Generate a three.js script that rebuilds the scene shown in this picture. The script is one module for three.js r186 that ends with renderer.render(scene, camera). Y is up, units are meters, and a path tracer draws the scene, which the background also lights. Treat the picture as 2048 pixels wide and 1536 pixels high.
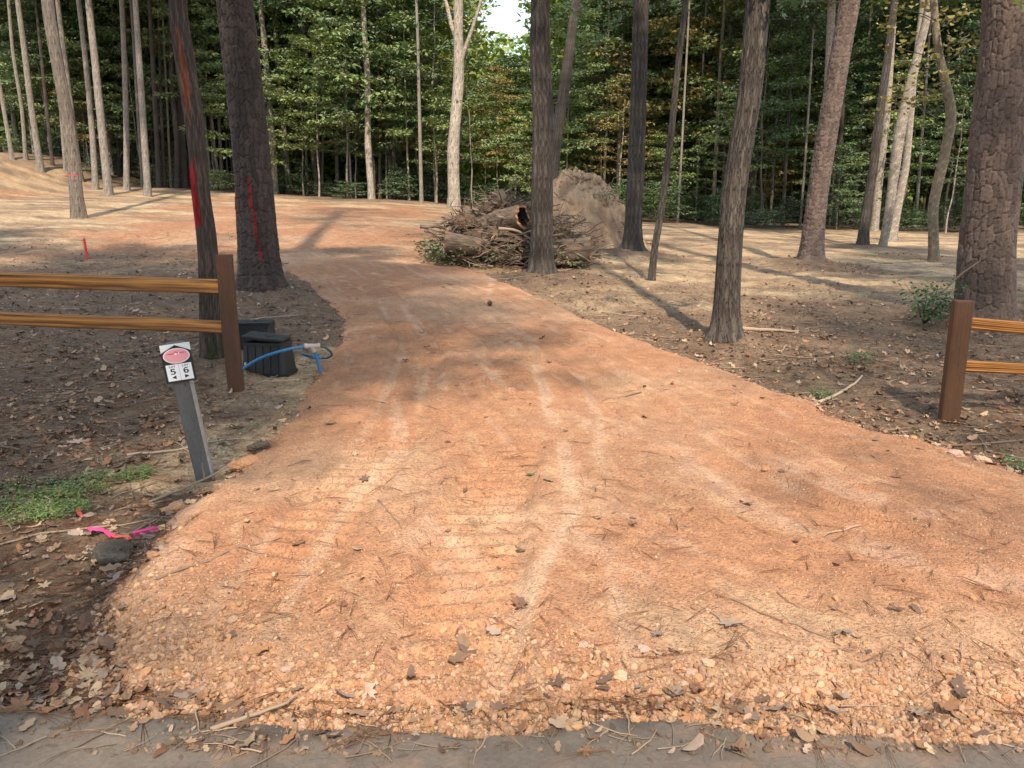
import * as THREE from 'three';
import { mergeGeometries } from 'three/addons/utils/BufferGeometryUtils.js';

// ---------------------------------------------------------------- camera, sky, sun, exposure
const scene = new THREE.Scene();
const camera = new THREE.PerspectiveCamera(53.69, 4 / 3, 0.05, 400);
camera.position.set(0, 1.6, 0);
camera.rotation.set(-12.4 * Math.PI / 180, 0, 0);
const renderer = new THREE.WebGLRenderer({ antialias: true });
renderer.toneMapping = THREE.LinearToneMapping;
renderer.toneMappingExposure = 2.16;
renderer.shadowMap.enabled = true;
const SKY = 0.95;
{
  const w = 512, h = 256, d = new Float32Array(w * h * 4);
  for (let j = 0; j < h; j++) for (let i = 0; i < w; i++) {
    const el = Math.max(0, ((j + 0.5) / h - 0.5) * Math.PI), az = i / w * Math.PI * 2, k = Math.exp(-el * 2.3);
    // thin high haze drifting over blue
    const cl = 0.5 + 0.5 * Math.sin(az * 3 + 5 * Math.sin(el * 4 + az)) * Math.sin(el * 9 + az * 2);
    const c = 0.16 + 0.25 * cl;
    const at = (j * w + i) * 4;
    d[at] = SKY * ((0.42 + 0.24 * k) * (1 - c) + 0.97 * c);
    d[at + 1] = SKY * ((0.57 + 0.18 * k) * (1 - c) + 0.96 * c);
    d[at + 2] = SKY * ((0.78 + 0.04 * k) * (1 - c) + 0.95 * c);
    d[at + 3] = 1;
  }
  const t = new THREE.DataTexture(d, w, h, THREE.RGBAFormat, THREE.FloatType);
  t.mapping = THREE.EquirectangularReflectionMapping; t.magFilter = THREE.LinearFilter; t.needsUpdate = true;
  scene.background = t; scene.environment = t;
}
const sun = new THREE.DirectionalLight(0xffedd2, 3.25);
{
  const el = 49 * Math.PI / 180, az = 6.5 * Math.PI / 180;   // behind the viewer, a little to the right
  sun.position.set(Math.sin(az) * Math.cos(el) * 60, Math.sin(el) * 60, Math.cos(az) * Math.cos(el) * 60);
  sun.castShadow = true; sun.shadow.radius = 2.5; sun.shadow.mapSize.set(4096, 4096);
  Object.assign(sun.shadow.camera, { left: -60, right: 60, top: 60, bottom: -60, near: 1, far: 180 });
  scene.add(sun); scene.add(sun.target);
}

// ---------------------------------------------------------------- helpers
const V3 = (x, y, z) => new THREE.Vector3(x, y, z);
const clamp = (v, a, b) => v < a ? a : v > b ? b : v;
const lerp = (a, b, t) => a + (b - a) * t;
const ss = (a, b, x) => { const t = clamp((x - a) / (b - a), 0, 1); return t * t * (3 - 2 * t); };
const mix3 = (a, b, t) => [lerp(a[0], b[0], t), lerp(a[1], b[1], t), lerp(a[2], b[2], t)];
function RNG(s) { let a = s >>> 0; return () => { a = (a + 0x6D2B79F5) | 0; let t = Math.imul(a ^ (a >>> 15), 1 | a); t = (t + Math.imul(t ^ (t >>> 7), 61 | t)) ^ t; return ((t ^ (t >>> 14)) >>> 0) / 4294967296; }; }
function hash(x, y, z = 0) { let h = Math.imul(x | 0, 374761393) + Math.imul(y | 0, 668265263) + Math.imul(z | 0, 1274126177); h = Math.imul(h ^ (h >>> 13), 1274126177); return ((h ^ (h >>> 16)) >>> 0) / 4294967296; }
function n2(x, y, s = 0, p = 0) {
  const i = Math.floor(x), j = Math.floor(y), f = x - i, g = y - j, u = f * f * (3 - 2 * f), v = g * g * (3 - 2 * g);
  const w = p ? (q) => ((q % p) + p) % p : (q) => q;
  const a = hash(w(i), w(j), s), b = hash(w(i + 1), w(j), s), c = hash(w(i), w(j + 1), s), d = hash(w(i + 1), w(j + 1), s);
  return (a + (b - a) * u) * (1 - v) + (c + (d - c) * u) * v;
}
function n3(x, y, z, s = 0) { const k = Math.floor(z), f = z - k, u = f * f * (3 - 2 * f); return lerp(n2(x, y, s + k * 131), n2(x, y, s + (k + 1) * 131), u); }
function fbm(x, y, o = 4, s = 0) { let a = 0.5, r = 0, m = 0; for (let i = 0; i < o; i++) { r += a * n2(x, y, s + i * 17); m += a; a *= 0.5; x = x * 2.03 + 11.3; y = y * 2.03 + 7.1; } return r / m; }
function pfbm(x, y, p, o, s) { let a = 0.5, r = 0, m = 0; for (let i = 0; i < o; i++) { r += a * n2(x, y, s + i * 17, p); m += a; a *= 0.55; x *= 2; y *= 2; p *= 2; } return r / m; }
function table(T, v) { if (v <= T[0][0]) return T[0][1]; for (let i = 1; i < T.length; i++) if (v <= T[i][0]) return lerp(T[i - 1][1], T[i][1], (v - T[i - 1][0]) / (T[i][0] - T[i - 1][0])); return T[T.length - 1][1]; }

const used = new Map();
function numbered(n) { const k = used.get(n) || 0; used.set(n, k + 1); return k ? n + '_' + String(k).padStart(3, '0') : n; }
function shade(o) { o.traverse((m) => { if (m.isMesh) { m.castShadow = true; m.receiveShadow = true; } }); return o; }
function tag(o, label, category, group) { o.userData.label = label; o.userData.category = category; if (group) o.userData.group = group; return o; }
function thing(name, label, category, pos = [0, 0, 0], group) { const o = new THREE.Group(); o.name = numbered(name); o.position.set(...pos); scene.add(o); return tag(o, label, category, group); }
function part(name, geo, mat, parent, kind) { const m = new THREE.Mesh(geo, mat); m.name = name; m.castShadow = m.receiveShadow = true; if (kind) m.userData.kind = kind; parent.add(m); return m; }
function single(name, geo, mat, label, category, pos, group) { const m = new THREE.Mesh(geo, mat); m.name = numbered(name); m.castShadow = m.receiveShadow = true; if (pos) m.position.set(...pos); scene.add(m); return tag(m, label, category, group); }
function structure(name, geo, mat) { const m = new THREE.Mesh(geo, mat); m.name = name; m.castShadow = m.receiveShadow = true; m.userData.kind = 'structure'; scene.add(m); return m; }
function stuff(name, geo, mat, list, label, category) {      // list: [Matrix4, [r,g,b]]
  const m = new THREE.InstancedMesh(geo, mat, list.length); m.name = name;
  const c = new THREE.Color();
  list.forEach(([x, k], i) => { m.setMatrixAt(i, x); if (k) m.setColorAt(i, c.setRGB(k[0], k[1], k[2])); });
  m.castShadow = m.receiveShadow = true; m.userData.kind = 'stuff'; scene.add(m);
  return tag(m, label, category);
}
const _q = new THREE.Quaternion(), _e = new THREE.Euler();
function xf(x, y, z, rx, ry, rz, sx, sy = sx, sz = sx) { return new THREE.Matrix4().compose(V3(x, y, z), new THREE.Quaternion().setFromEuler(_e.set(rx, ry, rz, 'YXZ')), V3(sx, sy, sz)); }
function geoFrom(pos, idx, col, uv) {
  const g = new THREE.BufferGeometry();
  g.setAttribute('position', new THREE.Float32BufferAttribute(pos, 3));
  if (col) g.setAttribute('color', new THREE.Float32BufferAttribute(col, 3));
  if (uv) g.setAttribute('uv', new THREE.Float32BufferAttribute(uv, 2));
  g.setIndex(idx); g.computeVertexNormals(); return g;
}
function gridGeo(rows, cols, fn, flip = false) {               // fn(i, j) -> [x, y, z, u, v, r, g, b]
  const P = new Float32Array(rows * cols * 3), U = new Float32Array(rows * cols * 2), C = new Float32Array(rows * cols * 3), I = new Uint32Array((rows - 1) * (cols - 1) * 6);
  let k = 0;
  for (let i = 0; i < rows; i++) for (let j = 0; j < cols; j++) { const a = fn(i, j), n = i * cols + j; P.set([a[0], a[1], a[2]], n * 3); U.set([a[3], a[4]], n * 2); C.set([a[5], a[6], a[7]], n * 3); }
  for (let i = 0; i < rows - 1; i++) for (let j = 0; j < cols - 1; j++) { const a = i * cols + j, b = a + 1, c = a + cols, d = c + 1; const q = flip ? [a, c, b, b, c, d] : [a, b, c, b, d, c]; I.set(q, k); k += 6; }
  const g = new THREE.BufferGeometry();
  g.setAttribute('position', new THREE.BufferAttribute(P, 3)); g.setAttribute('uv', new THREE.BufferAttribute(U, 2)); g.setAttribute('color', new THREE.BufferAttribute(C, 3));
  g.setIndex(new THREE.BufferAttribute(I, 1)); g.computeVertexNormals(); return g;
}
const toS = (v) => { v = clamp(v, 0, 1); return v <= 0.0031308 ? v * 12.92 : 1.055 * Math.pow(v, 1 / 2.4) - 0.055; };
function tex(w, h, fn, srgb, rep) {
  const d = new Uint8Array(w * h * 4);
  for (let j = 0; j < h; j++) for (let i = 0; i < w; i++) { const c = fn(i, j), a = (j * w + i) * 4; for (let k = 0; k < 3; k++) { const v = c.length ? c[k] : c; d[a + k] = Math.round(255 * (srgb ? toS(v) : clamp(v, 0, 1))); } d[a + 3] = 255; }
  const t = new THREE.DataTexture(d, w, h); t.wrapS = t.wrapT = THREE.RepeatWrapping; t.magFilter = THREE.LinearFilter; t.minFilter = THREE.LinearMipmapLinearFilter; t.generateMipmaps = true;
  if (srgb) t.colorSpace = THREE.SRGBColorSpace; if (rep) t.repeat.set(rep[0], rep[1]); t.needsUpdate = true; return t;
}
function tube(path, radii, seg = 6, cap = true) {               // path: Vector3[], radii: number[]
  const pos = [], idx = [], uv = []; let up = V3(0.13, 0.97, 0.21), acc = 0;
  for (let i = 0; i < path.length; i++) {
    const t = path[Math.min(i + 1, path.length - 1)].clone().sub(path[Math.max(i - 1, 0)]).normalize();
    const a = up.clone().sub(t.clone().multiplyScalar(up.dot(t))); if (a.lengthSq() < 1e-4) a.set(1, 0, 0).sub(t.clone().multiplyScalar(t.x)); a.normalize(); up = a; const b = t.clone().cross(a);
    if (i) acc += path[i].distanceTo(path[i - 1]);
    for (let j = 0; j <= seg; j++) { const th = j / seg * Math.PI * 2, c = Math.cos(th) * radii[i], s = Math.sin(th) * radii[i]; pos.push(path[i].x + a.x * c + b.x * s, path[i].y + a.y * c + b.y * s, path[i].z + a.z * c + b.z * s); uv.push(j / seg, acc); }
  }
  for (let i = 0; i < path.length - 1; i++) for (let j = 0; j < seg; j++) { const p = i * (seg + 1) + j, q = p + seg + 1; idx.push(p, p + 1, q, p + 1, q + 1, q); }
  if (cap) for (const e of [0, path.length - 1]) { const c = pos.length / 3; pos.push(path[e].x, path[e].y, path[e].z); uv.push(0.5, 0); for (let j = 0; j < seg; j++) { const p = e * (seg + 1) + j; e ? idx.push(c, p, p + 1) : idx.push(c, p + 1, p); } }
  return geoFrom(pos, idx, null, uv);
}
function wobble(a, b, n, amp, rnd, sag = 0) { const L = a.distanceTo(b), o = []; let ox = 0, oy = 0, oz = 0; for (let i = 0; i <= n; i++) { const t = i / n, w = Math.sin(t * Math.PI); ox += (rnd() - 0.5) * amp * L; oy += (rnd() - 0.5) * amp * L; oz += (rnd() - 0.5) * amp * L; o.push(V3(lerp(a.x, b.x, t) + ox * w, lerp(a.y, b.y, t) + oy * w - sag * w, lerp(a.z, b.z, t) + oz * w)); } return o; }

// ---------------------------------------------------------------- terrain (D is the distance in front of the viewer, -z)
const GX = [[-45, 6.2], [-26, 4.6], [-19, 2.95], [-7, 2.42], [0, 2.0], [5, 1.6], [12, 1.25], [20, 1.1], [45, 1.0]];
function G(x) { if (x <= -45) return 6.2; for (let i = 1; i < GX.length; i++) if (x <= GX[i][0]) { let t = (x - GX[i - 1][0]) / (GX[i][0] - GX[i - 1][0]); t = t * t * (3 - 2 * t); return lerp(GX[i - 1][1], GX[i][1], t); } return 1.0; }
function macro(x, D) { const s = D - 5; let r = s < -1.5 ? 0 : s < 1.5 ? (s + 1.5) ** 2 / 6 : s; if (s > 34) r = 34 + (s - 34) * 0.4; return G(x) * r / 33; }
const XL = [[2.0, -1.3], [2.37, -1.42], [2.87, -1.71], [3.21, -1.75], [3.85, -1.88], [4.22, -1.83], [4.6, -1.73], [5.48, -1.74], [6.28, -1.8], [7.36, -1.85], [8.59, -1.97], [9.75, -2.16], [10.82, -2.56], [11.85, -3.22], [13.38, -3.8], [15.64, -4.73], [19.3, -6.3], [24, -8]];
const XR = [[2.0, 6.2], [3, 4.6], [3.7, 3.7], [4.47, 3.17], [4.99, 3.01], [5.63, 2.6], [6.31, 2.46], [6.87, 2.2], [7.62, 1.92], [8.42, 1.55], [9.53, 1.11], [10.57, 0.74], [11.85, 0.28], [13.37, -0.21], [14.83, -0.81], [17.28, -1.73], [20.7, -2.33], [24, -2.4]];
const DF = [[-1.5, 2.42], [-1.23, 2.33], [-0.7, 2.26], [0, 2.22], [0.47, 2.31], [0.78, 2.22], [1.65, 2.2], [6, 2.15]];
function driveD(x, D) {                                          // metres inside the drive's ragged outline
  const d = Math.min(0.9 * (x - table(XL, D)), 0.85 * (table(XR, D) - x), D - table(DF, x));
  return d + (fbm(x * 2.1, D * 2.1, 3, 5) - 0.5) * 0.2 + (fbm(x * 9, D * 9, 2, 6) - 0.5) * 0.09;
}
const BASES = [[-3.87, 11.78, 1.5], [0.52, 13.64, 1.3], [2.89, 18.43, 1.3], [6.62, 16.99, 1.3], [6.36, 10.18, 1.6], [2.42, 8.52, 0.9], [10.5, 23.1, 1.2], [-2.94, 7.34, 0.7]];
function gnd(x, D) {
  let h = macro(x, D);
  const dd = D > 1 && D < 26 ? driveD(x, D) : -3, k = (1 - ss(-0.35, 0.1, dd)) * ss(1.6, 2.6, D) * (1 - 0.45 * ss(16, 30, D));
  h += k * ((fbm(x * 0.9, D * 0.9, 3, 21) - 0.5) * 0.12 + (fbm(x * 3.5, D * 3.5, 3, 22) - 0.5) * 0.07 + (fbm(x * 13, D * 13, 2, 23) - 0.5) * 0.026 * (1 - ss(8, 20, D)));
  if (D < 27 && D > 4) for (const [bx, bd, r] of BASES) { const q = Math.hypot(x - bx, (D - bd) * 0.9); if (q < r) h += 0.11 * (1 - ss(0.15, 1, q / r)); }
  if (x > 0 && D > 4 && D < 13) h -= 0.07 * ss(-0.9, -0.35, dd) * (1 - ss(-0.3, 0, dd));   // shallow ditch beside the drive
  return h;
}
const TRACKS = [[[2.0, -0.2], [3.7, -0.17], [5.6, 0.05], [8, 0.0], [11, -0.9], [14, -2.2], [18, -3.8]], [[2, -1.05], [3.7, -1.0], [5.6, -0.85], [8, -0.95], [11, -1.75], [14, -3.0], [18, -4.6]], [[2, 2.3], [3, 2.05], [4, 1.5], [5.6, 1.1], [8, 0.55], [11, -0.2], [14, -1.6], [18, -3]]];
function driveH(x, D) {
  const d = driveD(x, D);
  let h = d < 0 ? d * 0.4 : 0.055 * (1 - Math.exp(-d / 0.07));
  h = h * (1 - ss(14, 18, D)) - 0.05 * ss(16, 18.6, D);
  if (d > 0) {
    const f = ss(0, 0.25, d), nearK = 1 - ss(9, 14, D);
    h += f * ((fbm(x * 1.3, D * 0.8, 3, 31) - 0.5) * 0.06 + (fbm(x * 6, D * 4, 3, 32) - 0.5) * 0.024);
    h += (fbm(x * 22, D * 22, 2, 33) - 0.5) * 0.012 * nearK;
    TRACKS.forEach((T, i) => {
      const o = x - table(T, D), w = Math.abs(o); if (w > 0.42) return;
      const k = ss(0.0, 0.6, fbm(x * 1.1 + i * 9, D * 0.7, 2, 34) * 1.5 - 0.25) * nearK;
      h -= 0.026 * (1 - ss(0.2, 0.3, w)) * k; h += 0.016 * ss(0.2, 0.27, w) * (1 - ss(0.29, 0.4, w)) * k;
      const c = Math.sin((D + 0.12 * o * (i % 2 ? 1 : -1) + 0.03 * n2(x * 4, D * 4, 35)) * Math.PI * 2 / 0.135);
      if (i < 2) h += 0.02 * ss(-0.4, 0.7, c) * (1 - ss(0.16, 0.24, w)) * k;
    });
  }
  return macro(x, D) + h;
}
function roadH(x, D) { const d = 2.2 + (fbm(x * 2.6, 3.1, 3, 41) - 0.5) * 0.3 - D; return macro(x, D) + (d < 0 ? d * 0.3 : 0.02 * (1 - Math.exp(-d / 0.05))) + (fbm(x * 2, D * 2, 3, 42) - 0.5) * 0.02 + (fbm(x * 14, D * 14, 2, 43) - 0.5) * 0.007; }
function top(x, D) { let h = gnd(x, D); if (D > 2 && D < 18.5) h = Math.max(h, driveH(x, D)); if (D < 2.6) h = Math.max(h, roadH(x, D)); return h; }
// ---------------------------------------------------------------- textures (matter only: grain, fibres, plates' fine relief)
function canvasArrays(N) { return { N, r: new Float32Array(N * N), g: new Float32Array(N * N), b: new Float32Array(N * N), h: new Float32Array(N * N) }; }
function put(A, x, y, c, h, a) { const N = A.N, i = (((y | 0) % N + N) % N) * N + (((x | 0) % N + N) % N); A.r[i] = lerp(A.r[i], c[0], a); A.g[i] = lerp(A.g[i], c[1], a); A.b[i] = lerp(A.b[i], c[2], a); A.h[i] = lerp(A.h[i], h, a); }
function litterTex(N, seed, strokes, flecks, base) {
  const A = canvasArrays(N), R = RNG(seed);
  for (let j = 0; j < N; j++) for (let i = 0; i < N; i++) {
    const f = pfbm(i / N * 16, j / N * 16, 16, 6, seed), s = pfbm(i / N * 128, j / N * 128, 128, 3, seed + 3), v = base[0] + base[1] * (f - 0.5) + base[2] * (s - 0.5), k = j * N + i;
    A.r[k] = v; A.g[k] = v * (0.98 + 0.05 * f); A.b[k] = v * (0.95 + 0.08 * s); A.h[k] = 0.3 + 0.4 * s + 0.25 * f;
  }
  for (let n = 0; n < flecks; n++) {
    const cx = R() * N, cy = R() * N, a = 4 + R() * 13, b = a * (0.3 + R() * 0.4), th = R() * 6.3, t = 0.45 + R() * R() * 1.1, c = [t, t * (0.8 + R() * 0.18), t * (0.65 + R() * 0.25)], hh = 0.55 + R() * 0.4;
    for (let y = -a; y <= a; y++) for (let x = -a; x <= a; x++) { const u = (x * Math.cos(th) + y * Math.sin(th)) / a, v = (-x * Math.sin(th) + y * Math.cos(th)) / b; const q = u * u + v * v + 0.5 * (n2(x * 0.4 + n * 7, y * 0.4, seed) - 0.5); if (q < 1) put(A, cx + x, cy + y, c, hh * (0.7 + 0.3 * (1 - q)), 0.85); }
  }
  for (let n = 0; n < strokes; n++) {
    let x = R() * N, y = R() * N, th = R() * 6.3; const L = 15 + R() * 60, k = (R() - 0.5) * 0.012, t = R() < 0.6 ? 0.35 + R() * 0.35 : 0.9 + R() * 0.4, c = [t, t * 0.82, t * 0.68], hh = 0.6 + R() * 0.4;
    for (let i = 0; i < L; i++) { put(A, x, y, c, hh, 0.7); if (n % 3 === 0) put(A, x + 1, y, c, hh, 0.45); x += Math.cos(th); y += Math.sin(th); th += k; }
  }
  return A;
}
function mapsOf(A) { const N = A.N; return { map: tex(N, N, (i, j) => { const k = j * N + i; return [A.r[k], A.g[k], A.b[k]]; }, true), bump: tex(N, N, (i, j) => A.h[j * N + i], false) }; }
const LIT = mapsOf(litterTex(1024, 11, 5200, 700, [0.78, 0.5, 0.5]));
const DIRT = (() => {                                            // sandy clay with small crumbs and chips
  const N = 1024, A = litterTex(N, 23, 260, 0, [0.84, 0.42, 0.5]), R = RNG(5);
  for (let n = 0; n < 9000; n++) {
    const cx = R() * N, cy = R() * N, a = 1 + R() * R() * 6, t = 0.7 + R() * 0.42, c = [t, t * (0.92 + R() * 0.1), t * (0.86 + R() * 0.16)], hh = 0.5 + 0.5 * Math.min(1, a / 4), e = 0.6 + R() * 0.4, th = R() * 3;
    for (let y = -a; y <= a; y++) for (let x = -a; x <= a; x++) { const u = x * Math.cos(th) + y * Math.sin(th), v = (-x * Math.sin(th) + y * Math.cos(th)) / e, q = (u * u + v * v) / (a * a); if (q < 1) put(A, cx + x, cy + y, c, hh * (1 - 0.6 * q), 0.8); }
  }
  return mapsOf(A);
})();
const FINE = mapsOf(litterTex(1024, 41, 700, 120, [0.85, 0.3, 0.3]));
function barkTex(kind) {
  const W = 512, H = 1024, r = new Float32Array(W * H), h = new Float32Array(W * H), R = RNG(7 + kind.length);
  for (let j = 0; j < H; j++) for (let i = 0; i < W; i++) {
    const u = i / W, v = j / H, k = j * W + i; let t, b;
    if (kind === 'furrow') { const wv = pfbm(u * 8, v * 8, 8, 3, 3) * 1.2, q = Math.abs(n2(u * 26 + wv * 3, v * 10 + wv, 4, 0) * 2 - 1), q2 = pfbm(u * 64, v * 16, 16, 3, 5); const uu = pfbm(u * 32, v * 8, 8, 4, 9); b = ss(0.30, 0.62, uu) * 0.75 + 0.25 * q2; t = 0.58 + 0.42 * b + 0.36 * (q2 - 0.5); t *= 0.9 + 0.2 * q * 0.3; }
    else if (kind === 'plate') { const a = pfbm(u * 32, v * 32, 32, 4, 13), c = pfbm(u * 12, v * 64, 4, 3, 14); b = 0.5 * a + 0.5 * c; t = 0.62 + 0.6 * (a - 0.5) + 0.5 * (c - 0.3); }
    else { const a = pfbm(u * 16, v * 16, 16, 5, 15), c = pfbm(u * 64, v * 8, 8, 3, 16), l = ss(0.56, 0.66, pfbm(u * 8, v * 16, 8, 4, 17)); b = 0.5 * a + 0.5 * c; t = 0.66 + 0.6 * (a - 0.5) + 0.55 * (c - 0.5) + 0.3 * l - 0.32 * ss(0.55, 0.68, pfbm(u * 8, v * 32, 8, 4, 19)); }
    r[k] = clamp(t, 0.1, 1.15); h[k] = clamp(b, 0, 1);
  }
  return { map: tex(W, H, (i, j) => { const t = r[j * W + i]; return [t, t * 0.985, t * 0.965]; }, true), bump: tex(W, H, (i, j) => h[j * W + i], false) };
}
const BF = barkTex('furrow'), BP = barkTex('plate'), BS = barkTex('smooth');
const GRAIN = (() => {                                           // long wood grain, along v
  const W = 256, H = 1024, f = (i, j) => { const u = i / W, v = j / H, w = pfbm(u * 4, v * 2, 2, 3, 51) * 0.3; const rings = 0.5 + 0.5 * Math.sin((u * 9 + w * 5) * Math.PI * 2), fine = pfbm(u * 64, v * 4, 4, 3, 52); return [rings, fine]; };
  return { map: tex(W, H, (i, j) => { const [a, b] = f(i, j), t = 0.30 + 0.62 * Math.pow(a, 0.6) + 0.75 * (b - 0.5); return [t, t * (0.8 + 0.2 * a), t * (0.6 + 0.4 * a)]; }, true), bump: tex(W, H, (i, j) => { const [a, b] = f(i, j); return 0.5 * a + 0.5 * b; }, false) };
})();
const std = (o) => new THREE.MeshStandardMaterial({ roughness: 0.95, metalness: 0, ...o });
const M = {
  ground: std({ vertexColors: true, map: LIT.map, bumpMap: LIT.bump, bumpScale: 0.035, roughness: 1 }),
  drive: std({ vertexColors: true, map: DIRT.map, bumpMap: DIRT.bump, bumpScale: 0.022, roughness: 0.95 }),
  road: std({ vertexColors: true, map: FINE.map, bumpMap: FINE.bump, bumpScale: 0.006, roughness: 0.9 }),
  plate: std({ vertexColors: true, map: BP.map, bumpMap: BP.bump, bumpScale: 0.008 }),
  furrow: std({ vertexColors: true, map: BF.map, bumpMap: BF.bump, bumpScale: 0.03 }),
  smooth: std({ vertexColors: true, map: BS.map, bumpMap: BS.bump, bumpScale: 0.008 }),
  pale: std({ color: new THREE.Color().setRGB(0.31, 0.275, 0.245), map: BS.map, bumpMap: BS.bump, bumpScale: 0.008 }),
  grey: std({ color: new THREE.Color().setRGB(0.2, 0.166, 0.14), map: BS.map, bumpMap: BS.bump, bumpScale: 0.008 }),
  dark: std({ color: new THREE.Color().setRGB(0.095, 0.078, 0.067), map: BF.map, bumpMap: BF.bump, bumpScale: 0.012 }),
  bright: std({ color: new THREE.Color().setRGB(0.46, 0.405, 0.35), map: BS.map, bumpMap: BS.bump, bumpScale: 0.006 }),
  wood: std({ vertexColors: true, map: BF.map, bumpMap: BF.bump, bumpScale: 0.008 }),
  inst: std({ roughness: 0.9 }),
};
const leafMat = (r, g, b) => new THREE.MeshPhysicalMaterial({ color: new THREE.Color().setRGB(r, g, b), vertexColors: true, roughness: 0.72, transmission: 0.5, thickness: 0, ior: 1.4, side: THREE.DoubleSide });
const LEAF = { deep: leafMat(0.07, 0.135, 0.052), mid: leafMat(0.115, 0.205, 0.066), light: leafMat(0.2, 0.285, 0.082), gold: leafMat(0.27, 0.23, 0.055), rust: leafMat(0.22, 0.105, 0.045), pine: leafMat(0.045, 0.085, 0.035) };

// ---------------------------------------------------------------- ground, drive, road
const C = { tan: [0.50, 0.355, 0.22], sand: [0.60, 0.45, 0.29], litter: [0.185, 0.122, 0.084], brown: [0.27, 0.185, 0.122], orange: [0.415, 0.2, 0.108], pale: [0.485, 0.295, 0.185], pink: [0.56, 0.36, 0.26], red: [0.34, 0.155, 0.085], road: [0.175, 0.14, 0.118] };
function litterAmount(x, D) {
  const dd = D < 26 ? driveD(x, D) : -3, n = fbm(x * 0.45, D * 0.45, 3, 61), m = fbm(x * 1.7, D * 1.1, 3, 62);
  let L = 0;
  if (x < -1) L = 1 - ss(12.5, 17, D + (n - 0.5) * 6 + (m - 0.5) * 2.5);
  else L = (1 - ss(9.5, 15, D + (n - 0.5) * 7)) * (0.75 + 0.4 * m);
  L = Math.max(L, 0.55 * ss(0.56, 0.68, n) * ss(8, 12, D) * (1 - ss(24, 34, D)));
  for (const [bx, bd, r] of BASES) { const q = Math.hypot(x - bx, (D - bd)); if (q < r * 1.7) L = Math.max(L, 1 - ss(0.6, 1.5, q / r + (m - 0.5) * 0.9)); }
  const edge = (x > 4 ? 31.5 : 36.5) + (x < -10 ? 0.5 + 0.12 * (-10 - x) : 0);
  L = Math.max(L, ss(edge - 1, edge + 3, D + (n - 0.5) * 5));
  if (x < 0 && D > 4.3 && D < 8.2) L *= 1 - 0.8 * ss(-1.1, -0.35, dd + (m - 0.5) * 0.7);
  return clamp(L, 0, 1);
}
function groundCol(x, D) {
  const n = fbm(x * 0.7, D * 0.7, 4, 71), m = fbm(x * 3.1, D * 3.1, 3, 72), f = fbm(x * 11, D * 11, 2, 73), st = fbm(x * 0.5 + D * 0.12, D * 2.4, 3, 74);
  let c = mix3(C.tan, C.sand, ss(0.35, 0.7, n));
  c = mix3(c, C.brown, 0.85 * ss(0.44, 0.64, st) + 0.35 * ss(0.5, 0.72, m));  // brown litter streaks, made stronger to imitate shadow streaks across the clearing
  // orange clay spread over the far clearing
  const ox = -5.5 - (D - 18) * 0.18, O = ss(13, 17, D) * (1 - ss(30, 37, D + (n - 0.5) * 8)) * (1 - ss(3.2, 6.5, Math.abs(x - ox) + (n - 0.5) * 5));
  c = mix3(c, mix3(C.orange, C.pale, ss(0.4, 0.7, n)), clamp(O, 0, 1) * 0.9);
  const O2 = ss(28, 31, D) * (1 - ss(35, 38, D)) * ss(-18, -21, x) ; c = mix3(c, C.orange, 0.7 * O2 * ss(0.4, 0.6, n));
  const L = litterAmount(x, D);
  const lc = mix3(C.litter, C.brown, clamp(0.15 + 0.9 * (m - 0.42) + (f - 0.5) * 0.8, 0, 1) * (D > 30 ? 1 : 0.75));
  c = mix3(c, lc, L);
  const k = 0.82 + 0.36 * f; return [c[0] * k, c[1] * k, c[2] * k];
}
{
  const Ds = [-60, -45, -34, -26, -20, -15, -11, -8, -5.5, -3.5, -2, -0.8, 0.2, 0.9, 1.4]; for (let D = 1.75; D < 150; D *= 1.0125 + 0.012 * ss(30, 70, D)) Ds.push(D);
  const ins = 400, outs = [0, 0.012, 0.03, 0.06, 0.1, 0.16, 0.25, 0.36, 0.5, 0.7, 1], cols = ins + 1 + 2 * (outs.length - 1);
  structure('ground', gridGeo(Ds.length, cols, (i, j) => {
    const D = Ds[i], w = 0.95 * (Math.max(D, 0.6) + 1.2); let x; const o = outs.length - 1;
    if (j < o) x = -lerp(w, 130, outs[o - j]); else if (j > o + ins) x = lerp(w, 130, outs[j - o - ins]); else x = (-1 + 2 * (j - o) / ins) * w;
    let h = gnd(x, D); if (D > 2.3 && D < 15 && driveD(x, D) > 0.12) h -= 0.05; if (D < 1.95) h -= 0.03;
    const c = groundCol(x, D); return [x, h, -D, x / 2.2, -D / 2.2, c[0], c[1], c[2]];
  }), M.ground);
}
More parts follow.
